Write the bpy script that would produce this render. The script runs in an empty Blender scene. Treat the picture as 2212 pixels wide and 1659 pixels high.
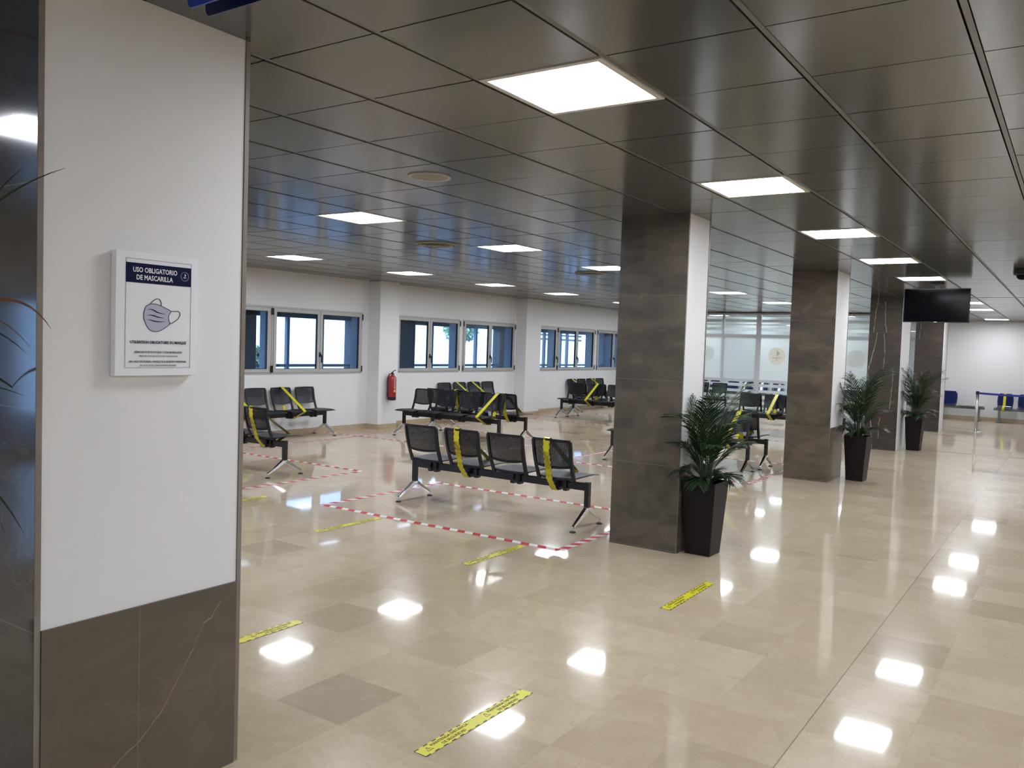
import bpy, bmesh, math, random
from mathutils import Vector, Matrix
random.seed(7)
S = bpy.context.scene
COL = S.collection
PI = math.pi

# ------------------------------------------------------------------ camera
CAMPOS = Vector((-2.2472, -2.1565, 1.6557))
RIGHT = Vector((0.56047, -0.82748, 0.03385))
UP = Vector((0.01948, 0.05404, 0.99835))
FWD = Vector((0.82794, 0.55889, -0.04641))
cd = bpy.data.cameras.new('camera')
cam = bpy.data.objects.new('camera', cd)
COL.objects.link(cam)
cam.matrix_world = Matrix((
    (RIGHT.x, UP.x, -FWD.x, CAMPOS.x), (RIGHT.y, UP.y, -FWD.y, CAMPOS.y),
    (RIGHT.z, UP.z, -FWD.z, CAMPOS.z), (0, 0, 0, 1)))
cd.sensor_width = 36.0
cd.lens = 1809.33 / 2212 * 36.0
cd.clip_start = 0.05
cd.clip_end = 200
S.camera = cam
CH = 2.76            # ceiling height

# ------------------------------------------------------------------ world, exposure
W = bpy.data.worlds.new('world'); S.world = W; W.use_nodes = True
bg = W.node_tree.nodes['Background']
bg.inputs[0].default_value = (0.70, 0.84, 1.0, 1)
bg.inputs[1].default_value = 2.8
S.view_settings.view_transform = 'Standard'
S.view_settings.look = 'None'
S.view_settings.gamma = 1.0
S.view_settings.use_curve_mapping = False
S.view_settings.exposure = 0.62
S.cycles.use_denoising = True
S.cycles.max_bounces = 8
S.cycles.diffuse_bounces = 4
S.cycles.glossy_bounces = 4
S.cycles.transmission_bounces = 6
S.cycles.transparent_max_bounces = 16
S.cycles.sample_clamp_indirect = 12.0
S.cycles.caustics_reflective = False
S.cycles.caustics_refractive = False
LIGHT_STRENGTH = 26.0
LIGHT_COLOR = (0.945, 0.985, 1.06, 1)


# ------------------------------------------------------------------ materials
def newmat(name):
    m = bpy.data.materials.new(name); m.use_nodes = True
    nt = m.node_tree
    return m, nt, nt.nodes['Principled BSDF']

def pmat(name, col, rough=0.5, metal=0.0, spec=0.5, coat=0.0, noise=0.0, nscale=8.0, bump=0.0, bscale=60.0):
    m, nt, b = newmat(name)
    b.inputs['Base Color'].default_value = (*col, 1)
    b.inputs['Roughness'].default_value = rough
    b.inputs['Metallic'].default_value = metal
    b.inputs['Specular IOR Level'].default_value = spec
    b.inputs['Coat Weight'].default_value = coat
    tc = nt.nodes.new('ShaderNodeTexCoord')
    if noise > 0:
        n = nt.nodes.new('ShaderNodeTexNoise'); n.inputs['Scale'].default_value = nscale
        n.inputs['Detail'].default_value = 5
        nt.links.new(tc.outputs['Object'], n.inputs['Vector'])
        r = nt.nodes.new('ShaderNodeMapRange')
        r.inputs['To Min'].default_value = 1 - noise; r.inputs['To Max'].default_value = 1 + noise
        nt.links.new(n.outputs['Fac'], r.inputs['Value'])
        mx = nt.nodes.new('ShaderNodeVectorMath'); mx.operation = 'SCALE'
        mx.inputs[0].default_value = col
        nt.links.new(r.outputs['Result'], mx.inputs['Scale'])
        nt.links.new(mx.outputs['Vector'], b.inputs['Base Color'])
    if bump > 0:
        n2 = nt.nodes.new('ShaderNodeTexNoise'); n2.inputs['Scale'].default_value = bscale
        nt.links.new(tc.outputs['Object'], n2.inputs['Vector'])
        bp = nt.nodes.new('ShaderNodeBump'); bp.inputs['Strength'].default_value = bump
        bp.inputs['Distance'].default_value = 0.002
        nt.links.new(n2.outputs['Fac'], bp.inputs['Height'])
        nt.links.new(bp.outputs['Normal'], b.inputs['Normal'])
    return m

def N(nt, t, **kw):
    n = nt.nodes.new(t)
    for k, v in kw.items():
        if k.startswith('i_'):
            n.inputs[k[2:].replace('_', ' ')].default_value = v
        else:
            setattr(n, k, v)
    return n

def math_node(nt, op, a, b=None, c=None):
    n = nt.nodes.new('ShaderNodeMath'); n.operation = op
    for i, v in enumerate((a, b, c)):
        if v is None: continue
        if isinstance(v, (int, float)): n.inputs[i].default_value = v
        else: nt.links.new(v, n.inputs[i])
    return n.outputs[0]

def mixcol(nt, fac, a, b):
    n = nt.nodes.new('ShaderNodeMix'); n.data_type = 'RGBA'
    if isinstance(fac, (int, float)): n.inputs[0].default_value = fac
    else: nt.links.new(fac, n.inputs[0])
    for i, v in ((6, a), (7, b)):
        if isinstance(v, tuple): n.inputs[i].default_value = (*v[:3], 1)
        else: nt.links.new(v, n.inputs[i])
    return n.outputs[2]

def ramp(nt, fac, p0, p1):
    n = nt.nodes.new('ShaderNodeMapRange'); n.inputs['From Min'].default_value = p0
    n.inputs['From Max'].default_value = p1
    nt.links.new(fac, n.inputs['Value'])
    return n.outputs['Result']

def floor_material():
    m, nt, b = newmat('polished_beige_marble_floor')
    tc = N(nt, 'ShaderNodeTexCoord')
    sx = N(nt, 'ShaderNodeSeparateXYZ'); nt.links.new(tc.outputs['Object'], sx.inputs[0])
    T = 0.405
    u = math_node(nt, 'DIVIDE', math_node(nt, 'SUBTRACT', sx.outputs[0], 0.288), T)
    v = math_node(nt, 'DIVIDE', math_node(nt, 'SUBTRACT', sx.outputs[1], -0.015), T)
    fu = math_node(nt, 'FLOOR', u); fv = math_node(nt, 'FLOOR', v)
    cu = math_node(nt, 'SUBTRACT', u, fu); cv = math_node(nt, 'SUBTRACT', v, fv)
    cx = N(nt, 'ShaderNodeCombineXYZ'); nt.links.new(fu, cx.inputs[0]); nt.links.new(fv, cx.inputs[1])
    wn = N(nt, 'ShaderNodeTexWhiteNoise', noise_dimensions='3D'); nt.links.new(cx.outputs[0], wn.inputs['Vector'])
    # offset vector per tile so that veins break at the joints
    off = N(nt, 'ShaderNodeVectorMath', operation='SCALE'); nt.links.new(wn.outputs['Color'], off.inputs[0]); off.inputs['Scale'].default_value = 20
    ad = N(nt, 'ShaderNodeVectorMath', operation='ADD'); nt.links.new(tc.outputs['Object'], ad.inputs[0]); nt.links.new(off.outputs[0], ad.inputs[1])
    n1 = N(nt, 'ShaderNodeTexNoise'); n1.inputs['Scale'].default_value = 5; n1.inputs['Detail'].default_value = 8; n1.inputs['Roughness'].default_value = .62
    n1.inputs['Distortion'].default_value = .8
    nt.links.new(ad.outputs[0], n1.inputs['Vector'])
    n2 = N(nt, 'ShaderNodeTexNoise'); n2.inputs['Scale'].default_value = 2.2; n2.inputs['Detail'].default_value = 6; n2.inputs['Distortion'].default_value = 2.5
    nt.links.new(ad.outputs[0], n2.inputs['Vector'])
    val = wn.outputs['Value']
    base = mixcol(nt, ramp(nt, val, 0.0, 0.9), (0.51, 0.415, 0.292), (0.45, 0.355, 0.240))
    dark = math_node(nt, 'MULTIPLY', ramp(nt, val, 0.955, 0.957), .4)
    for (du, dv, st) in ((0, 1, 1.0), (1, -3, .5), (0, -1, .45), (4, -3, .35), (5, -2, .3)):     # a few darker replacement tiles
        hit = math_node(nt, 'MULTIPLY', math_node(nt, 'COMPARE', fu, float(du), .1), math_node(nt, 'COMPARE', fv, float(dv), .1))
        dark = math_node(nt, 'MAXIMUM', dark, math_node(nt, 'MULTIPLY', hit, st))
    base = mixcol(nt, math_node(nt, 'MULTIPLY', dark, 0.50), base, (0.25, 0.19, 0.135))
    base = mixcol(nt, math_node(nt, 'MULTIPLY', ramp(nt, n1.outputs['Fac'], .45, .75), .30), base, (0.36, 0.285, 0.20))
    base = mixcol(nt, math_node(nt, 'MULTIPLY', ramp(nt, n1.outputs['Fac'], .50, .25), .35), base, (0.55, 0.47, 0.38))
    vein = ramp(nt, math_node(nt, 'ABSOLUTE', math_node(nt, 'SUBTRACT', n2.outputs['Fac'], .5)), .02, .0)
    base = mixcol(nt, math_node(nt, 'MULTIPLY', vein, .16), base, (0.33, 0.23, 0.13))
    # joints
    eu = math_node(nt, 'MINIMUM', cu, math_node(nt, 'SUBTRACT', 1.0, cu))
    ev = math_node(nt, 'MINIMUM', cv, math_node(nt, 'SUBTRACT', 1.0, cv))
    e = math_node(nt, 'MINIMUM', eu, ev)
    j = ramp(nt, e, .005, .001)
    n3 = N(nt, 'ShaderNodeTexNoise'); n3.inputs['Scale'].default_value = 3.0; nt.links.new(tc.outputs['Object'], n3.inputs['Vector'])
    jj = math_node(nt, 'MULTIPLY', j, math_node(nt, 'MULTIPLY', ramp(nt, n3.outputs['Fac'], .45, .62), .32))
    base = mixcol(nt, jj, base, (0.17, 0.13, 0.09))
    # one wider, dirtier construction joint along the walkway
    d = math_node(nt, 'ABSOLUTE', math_node(nt, 'ADD', sx.outputs[1], 1.230))
    base = mixcol(nt, math_node(nt, 'MULTIPLY', ramp(nt, d, .004, .0015), .65), base, (0.13, 0.10, 0.08))
    # specks of dirt
    n4 = N(nt, 'ShaderNodeTexNoise'); n4.inputs['Scale'].default_value = 26; n4.inputs['Detail'].default_value = 2; nt.links.new(tc.outputs['Object'], n4.inputs['Vector'])
    base = mixcol(nt, math_node(nt, 'MULTIPLY', ramp(nt, n4.outputs['Fac'], .755, .79), .6), base, (0.10, 0.08, 0.06))
    n5 = N(nt, 'ShaderNodeTexNoise'); n5.inputs['Scale'].default_value = 4; n5.inputs['Detail'].default_value = 4; nt.links.new(tc.outputs['Object'], n5.inputs['Vector'])
    rr = N(nt, 'ShaderNodeMapRange'); nt.links.new(n5.outputs['Fac'], rr.inputs['Value'])
    rr.inputs['To Min'].default_value = .028; rr.inputs['To Max'].default_value = .062
    # worn polish: the mirror share never exceeds 48 %
    fr = N(nt, 'ShaderNodeFresnel'); fr.inputs[0].default_value = 1.62
    cap = math_node(nt, 'MINIMUM', fr.outputs[0], .48)
    df = N(nt, 'ShaderNodeBsdfDiffuse'); nt.links.new(base, df.inputs[0])
    gl = N(nt, 'ShaderNodeBsdfGlossy'); nt.links.new(rr.outputs[0], gl.inputs['Roughness'])
    gl.inputs[0].default_value = (1, 1, 1, 1)
    g2 = N(nt, 'ShaderNodeBsdfGlossy'); g2.inputs['Roughness'].default_value = .19; g2.inputs[0].default_value = (1, 1, 1, 1)
    gm = N(nt, 'ShaderNodeMixShader'); gm.inputs[0].default_value = .22; nt.links.new(gl.outputs[0], gm.inputs[1]); nt.links.new(g2.outputs[0], gm.inputs[2])
    mx = N(nt, 'ShaderNodeMixShader'); nt.links.new(cap, mx.inputs[0]); nt.links.new(df.outputs[0], mx.inputs[1]); nt.links.new(gm.outputs[0], mx.inputs[2])
    nt.nodes.remove(b)
    nt.links.new(mx.outputs[0], [n for n in nt.nodes if n.type == 'OUTPUT_MATERIAL'][0].inputs[0])
    return m

def marble_brown(name, base, light, rough=.2, veins=0.0, warm=(0.20, 0.135, 0.09), seed=0.0, joints=True, tilt=0.6, spec=.5):
    m, nt, b = newmat(name)
    tc = N(nt, 'ShaderNodeTexCoord')
    mp = N(nt, 'ShaderNodeMapping'); mp.inputs['Location'].default_value = (seed, seed * 1.7, seed * .3)
    mp.inputs['Rotation'].default_value = (tilt, 0.35, 0)
    mp.inputs['Scale'].default_value = (1, 1, 2.0)
    nt.links.new(tc.outputs['Object'], mp.inputs['Vector'])
    n1 = N(nt, 'ShaderNodeTexNoise'); n1.inputs['Scale'].default_value = 2.3; n1.inputs['Detail'].default_value = 10; n1.inputs['Roughness'].default_value = .65; n1.inputs['Distortion'].default_value = 1.2
    nt.links.new(mp.outputs[0], n1.inputs['Vector'])
    n2 = N(nt, 'ShaderNodeTexNoise'); n2.inputs['Scale'].default_value = 1.1; n2.inputs['Detail'].default_value = 7; n2.inputs['Distortion'].default_value = 1.0
    nt.links.new(mp.outputs[0], n2.inputs['Vector'])
    c = mixcol(nt, ramp(nt, n1.outputs['Fac'], .3, .7), base, light)
    c = mixcol(nt, math_node(nt, 'MULTIPLY', ramp(nt, n2.outputs['Fac'], .42, .68), .6), c, warm)
    thin = ramp(nt, math_node(nt, 'ABSOLUTE', math_node(nt, 'SUBTRACT', n1.outputs['Fac'], .56)), .012, 0)
    thin = math_node(nt, 'MULTIPLY', thin, ramp(nt, n2.outputs['Fac'], .45, .6))
    c = mixcol(nt, math_node(nt, 'MULTIPLY', thin, .16), c, (0.42, 0.33, 0.25))
    if veins > 0:
        mp2 = N(nt, 'ShaderNodeMapping'); mp2.inputs['Location'].default_value = (seed * 2, seed + .33, 0)
        mp2.inputs['Scale'].default_value = (1, 1, .28)
        nt.links.new(tc.outputs['Object'], mp2.inputs['Vector'])
        n3 = N(nt, 'ShaderNodeTexNoise'); n3.inputs['Scale'].default_value = 1.7; n3.inputs['Detail'].default_value = 4; n3.inputs['Roughness'].default_value = .55
        nt.links.new(mp2.outputs[0], n3.inputs['Vector'])
        v = ramp(nt, math_node(nt, 'ABSOLUTE', math_node(nt, 'SUBTRACT', n3.outputs['Fac'], .53)), .007, 0.001)
        c = mixcol(nt, math_node(nt, 'MULTIPLY', v, veins), c, (0.55, 0.47, 0.38))
    if joints:
        sx = N(nt, 'ShaderNodeSeparateXYZ'); nt.links.new(tc.outputs['Object'], sx.inputs[0])
        q = math_node(nt, 'DIVIDE', math_node(nt, 'SUBTRACT', sx.outputs[2], .0115), .6975)
        fr = math_node(nt, 'FRACT', q)
        e = math_node(nt, 'MINIMUM', fr, math_node(nt, 'SUBTRACT', 1.0, fr))
        c = mixcol(nt, math_node(nt, 'MULTIPLY', ramp(nt, e, .0035, .0018), .5), c, (0.22, 0.185, 0.145))
        # courses differ slightly in tone
        cxn = N(nt, 'ShaderNodeCombineXYZ'); nt.links.new(math_node(nt, 'FLOOR', q), cxn.inputs[2]); cxn.inputs[0].default_value = seed
        wn = N(nt, 'ShaderNodeTexWhiteNoise'); nt.links.new(cxn.outputs[0], wn.inputs['Vector'])
        sc = N(nt, 'ShaderNodeMapRange'); nt.links.new(wn.outputs['Value'], sc.inputs['Value']); sc.inputs['To Min'].default_value = .82; sc.inputs['To Max'].default_value = 1.12
        vm = N(nt, 'ShaderNodeVectorMath', operation='SCALE'); nt.links.new(c, vm.inputs[0]); nt.links.new(sc.outputs[0], vm.inputs['Scale'])
        c = vm.outputs[0]
    nt.links.new(c, b.inputs['Base Color'])
    b.inputs['Roughness'].default_value = rough
    b.inputs['Specular IOR Level'].default_value = spec
    return m

def wall_material(name, col, rough=.75):
    return pmat(name, col, rough, noise=.025, nscale=1.3, bump=.12, bscale=120, spec=.3)

def emit_mat(name, col, strength):
    m = bpy.data.materials.new(name); m.use_nodes = True
    nt = m.node_tree; nt.nodes.clear()
    e = nt.nodes.new('ShaderNodeEmission'); e.inputs[0].default_value = col; e.inputs[1].default_value = strength
    o = nt.nodes.new('ShaderNodeOutputMaterial'); nt.links.new(e.outputs[0], o.inputs[0])
    return m

def glass_mat(name, tint, rough=0.0, refl=1.0):
    m = bpy.data.materials.new(name); m.use_nodes = True
    nt = m.node_tree; nt.nodes.clear()
    t = nt.nodes.new('ShaderNodeBsdfTransparent'); t.inputs[0].default_value = (*tint, 1)
    g = nt.nodes.new('ShaderNodeBsdfGlossy'); g.inputs['Roughness'].default_value = rough; g.inputs[0].default_value = (refl, refl, refl, 1)
    fr = nt.nodes.new('ShaderNodeFresnel')
    geo = nt.nodes.new('ShaderNodeNewGeometry')
    ior = nt.nodes.new('ShaderNodeMapRange'); ior.inputs['To Min'].default_value = 1.5; ior.inputs['To Max'].default_value = 1 / 1.5
    nt.links.new(geo.outputs['Backfacing'], ior.inputs['Value']); nt.links.new(ior.outputs[0], fr.inputs[0])
    mx = nt.nodes.new('ShaderNodeMixShader'); nt.links.new(fr.outputs[0], mx.inputs[0])
    nt.links.new(t.outputs[0], mx.inputs[1]); nt.links.new(g.outputs[0], mx.inputs[2])
    o = nt.nodes.new('ShaderNodeOutputMaterial'); nt.links.new(mx.outputs[0], o.inputs[0])
    return m

def film_mat(name, col, see):
    """frosted vinyl film: scatters light, lets a little through unblurred"""
    m = bpy.data.materials.new(name); m.use_nodes = True
    nt = m.node_tree; nt.nodes.clear()
    d = nt.nodes.new('ShaderNodeBsdfDiffuse'); d.inputs[0].default_value = (*col, 1)
    tr = nt.nodes.new('ShaderNodeBsdfTranslucent'); tr.inputs[0].default_value = (*col, 1)
    a = nt.nodes.new('ShaderNodeMixShader'); a.inputs[0].default_value = .45
    nt.links.new(d.outputs[0], a.inputs[1]); nt.links.new(tr.outputs[0], a.inputs[2])
    t = nt.nodes.new('ShaderNodeBsdfTransparent'); t.inputs[0].default_value = (.95, 1, 1, 1)
    mx = nt.nodes.new('ShaderNodeMixShader'); mx.inputs[0].default_value = see
    nt.links.new(a.outputs[0], mx.inputs[1]); nt.links.new(t.outputs[0], mx.inputs[2])
    g = nt.nodes.new('ShaderNodeBsdfGlossy'); g.inputs['Roughness'].default_value = .12
    m2 = nt.nodes.new('ShaderNodeMixShader'); m2.inputs[0].default_value = .06
    nt.links.new(mx.outputs[0], m2.inputs[1]); nt.links.new(g.outputs[0], m2.inputs[2])
    o = nt.nodes.new('ShaderNodeOutputMaterial'); nt.links.new(m2.outputs[0], o.inputs[0])
    return m

def tape_mat(name, kind):
    """UV: u runs along the tape in metres, v across it in metres from the centre"""
    m, nt, b = newmat(name)
    tc = N(nt, 'ShaderNodeTexCoord')
    sx = N(nt, 'ShaderNodeSeparateXYZ'); nt.links.new(tc.outputs['UV'], sx.inputs[0])
    if kind == 'yellow':
        edge = math_node(nt, 'GREATER_THAN', math_node(nt, 'ABSOLUTE', sx.outputs[1]), .0285)
        dash = math_node(nt, 'LESS_THAN', math_node(nt, 'FRACT', math_node(nt, 'DIVIDE', sx.outputs[0], .055)), .5)
        c = mixcol(nt, math_node(nt, 'MULTIPLY', edge, dash), (0.60, 0.545, 0.018), (0.015, 0.013, 0.015))
    else:
        q = math_node(nt, 'ADD', sx.outputs[0], math_node(nt, 'MULTIPLY', sx.outputs[1], .55))
        red = math_node(nt, 'LESS_THAN', math_node(nt, 'FRACT', math_node(nt, 'DIVIDE', q, .168)), .5)
        c = mixcol(nt, red, (0.62, 0.61, 0.59), (0.46, 0.018, 0.032))
    nt.links.new(c, b.inputs['Base Color'])
    b.inputs['Roughness'].default_value = .35 if kind == 'yellow' else .5
    b.inputs['Specular IOR Level'].default_value = .5 if kind == 'yellow' else .2
    return m

def leaf_mat(name, c1, c2):
    m, nt, b = newmat(name)
    tc = N(nt, 'ShaderNodeTexCoord')
    n = N(nt, 'ShaderNodeTexNoise'); n.inputs['Scale'].default_value = 6; nt.links.new(tc.outputs['Object'], n.inputs['Vector'])
    c = mixcol(nt, ramp(nt, n.outputs['Fac'], .35, .65), c1, c2)
    nt.links.new(c, b.inputs['Base Color'])
    b.inputs['Roughness'].default_value = .48
    b.inputs['Specular IOR Level'].default_value = .3
    return m

M = {}
M['floor'] = floor_material()
M['wall'] = wall_material('white_painted_plaster', (0.74, 0.735, 0.73))
M['colwhite'] = wall_material('column_white_plaster', (0.74, 0.73, 0.725))
M['marble_dark'] = marble_brown('polished_grey_brown_marble', (0.055, 0.050, 0.046), (0.085, 0.075, 0.066), rough=.09, warm=(0.065, 0.056, 0.05), seed=3.1, spec=.5)
M['marble_plinth'] = marble_brown('brown_marble_plinth', (0.078, 0.062, 0.042), (0.125, 0.100, 0.074), rough=.3, veins=0.0, warm=(0.10, 0.076, 0.05), seed=1.2, joints=False, tilt=.5)
M['marble_a'] = marble_brown('warm_brown_marble', (0.047, 0.043, 0.033), (0.098, 0.083, 0.062), rough=.27, warm=(0.170, 0.132, 0.095), seed=5.0)
M['marble_b'] = marble_brown('tan_brown_marble', (0.052, 0.045, 0.034), (0.110, 0.088, 0.063), rough=.27, warm=(0.165, 0.122, 0.084), seed=9.0)
M['marble_c'] = marble_brown('white_veined_brown_marble', (0.042, 0.036, 0.030), (0.070, 0.056, 0.044), rough=.22, warm=(0.072, 0.054, 0.040), seed=2.6)
M['veinlight'] = pmat('pale_vein', (0.30, 0.255, 0.20), .3)
M['marble_edge'] = marble_brown('sawn_marble_edge', (0.21, 0.185, 0.155), (0.28, 0.25, 0.21), rough=.5, seed=4.0)
M['ceil'] = pmat('perforated_metal_ceiling_tile', (0.092, 0.096, 0.095), rough=.17, metal=0.1, spec=.62, noise=.06, nscale=1.5)
M['runner'] = pmat('ceiling_grid_profile', (0.15, 0.145, 0.135), rough=.35, spec=.5)
M['dark'] = pmat('dark_void', (0.015, 0.015, 0.015), rough=.9)
M['lamp'] = emit_mat('led_panel_glow', LIGHT_COLOR, LIGHT_STRENGTH)
M['lampframe'] = pmat('light_panel_white_frame', (0.62, 0.60, 0.57), rough=.4)
M['skirt'] = marble_brown('beige_marble_skirting', (0.43, 0.33, 0.22), (0.52, 0.42, 0.30), rough=.2, warm=(0.46, 0.33, 0.2), seed=7.7, joints=False)
M['alu'] = pmat('brushed_aluminium_frame', (0.44, 0.44, 0.42), rough=.38, metal=.15)
M['alulight'] = pmat('light_grey_aluminium', (0.60, 0.61, 0.63), rough=.45)
M['blackplastic'] = pmat('black_plastic', (0.012, 0.012, 0.013), rough=.42, spec=.4)
M['seat'] = pmat('dark_slate_plastic', (0.0045, 0.0055, 0.010), rough=.45, spec=.38)
M['beam'] = pmat('black_enamelled_steel', (0.006, 0.007, 0.009), rough=.38, spec=.45)
M['chrome'] = pmat('polished_aluminium_casting', (0.72, 0.72, 0.73), rough=.16, metal=1.0)
M['steel'] = pmat('brushed_steel', (0.55, 0.55, 0.56), rough=.28, metal=1.0)
M['glass'] = glass_mat('blue_tinted_window_glass', (0.62, 0.78, 0.98))
M['clearglass'] = glass_mat('clear_partition_glass', (0.90, 0.95, 0.95))
M['film'] = film_mat('frosted_white_film', (0.88, 0.93, 0.94), .10)
M['logodisc'] = film_mat('cream_emblem_film', (0.99, 0.955, 0.86), .0)
M['fadeddisc'] = film_mat('faded_emblem_film', (0.88, 0.91, 0.88), .03)
M['logoshape'] = pmat('grey_emblem_shape', (0.52, 0.55, 0.57), rough=.6)
M['yellow'] = tape_mat('yellow_safety_tape', 'yellow')
M['redwhite'] = tape_mat('red_and_white_hazard_tape', 'redwhite')
M['print'] = pmat('black_print', (0.02, 0.018, 0.015), rough=.5)
M['navy'] = pmat('navy_print', (0.008, 0.011, 0.045), rough=.8, spec=.12)
M['paper'] = pmat('white_board', (0.80, 0.79, 0.82), rough=.5)
M['maskfill'] = pmat('lilac_print', (0.42, 0.41, 0.55), rough=.5)
M['whiteprint'] = pmat('white_print', (0.82, 0.82, 0.84), rough=.5)
M['pot'] = pmat('dark_brown_planter_plastic', (0.0075, 0.005, 0.004), rough=.5, spec=.22, noise=.1, nscale=10)
M['soil'] = pmat('potting_soil', (0.012, 0.009, 0.007), rough=.95, bump=.8, bscale=60)
M['leaf'] = leaf_mat('palm_leaf_green', (0.006, 0.020, 0.005), (0.016, 0.044, 0.010))
M['stem'] = leaf_mat('palm_stem_green', (0.014, 0.026, 0.008), (0.030, 0.044, 0.014))
M['leafbrown'] = leaf_mat('drying_leaf_brown', (0.16, 0.065, 0.030), (0.09, 0.055, 0.022))
M['red'] = pmat('extinguisher_red', (0.33, 0.010, 0.016), rough=.3, coat=.4)
M['labelyellow'] = pmat('yellow_label', (0.75, 0.48, 0.06), rough=.5)
M['blueseat'] = pmat('glossy_navy_plastic', (0.010, 0.016, 0.075), rough=.2, coat=.5)
M['greybeam'] = pmat('grey_painted_beam', (0.22, 0.235, 0.235), rough=.4)
M['belt'] = pmat('blue_webbing', (0.010, 0.020, 0.21), rough=.6)
M['screen'] = pmat('black_tv_glass', (0.0015, 0.0015, 0.002), rough=.12, spec=.08)
M['signblue'] = pmat('bright_blue_sign', (0.010, 0.035, 0.36), rough=.35)
M['signnavy'] = pmat('navy_blue_sign', (0.006, 0.012, 0.075), rough=.35)
M['vent'] = pmat('cream_grille', (0.26, 0.245, 0.205), rough=.55)
M['ventring'] = pmat('grey_ring', (0.46, 0.46, 0.44), rough=.4)
M['outwall'] = pmat('outside_render', (0.13, 0.15, 0.17), rough=.8)
M['outmetal'] = pmat('outside_metal', (0.30, 0.36, 0.42), rough=.5)
M['outwhite'] = pmat('outside_white_metal', (0.75, 0.78, 0.8), rough=.5)
M['tree'] = leaf_mat('tree_foliage', (0.30, 0.42, 0.22), (0.45, 0.55, 0.35))
M['dirt'] = pmat('dark_joint_cover', (0.10, 0.075, 0.055), rough=.4)
M['door'] = pmat('beige_door', (0.35, 0.28, 0.2), rough=.5)


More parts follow.
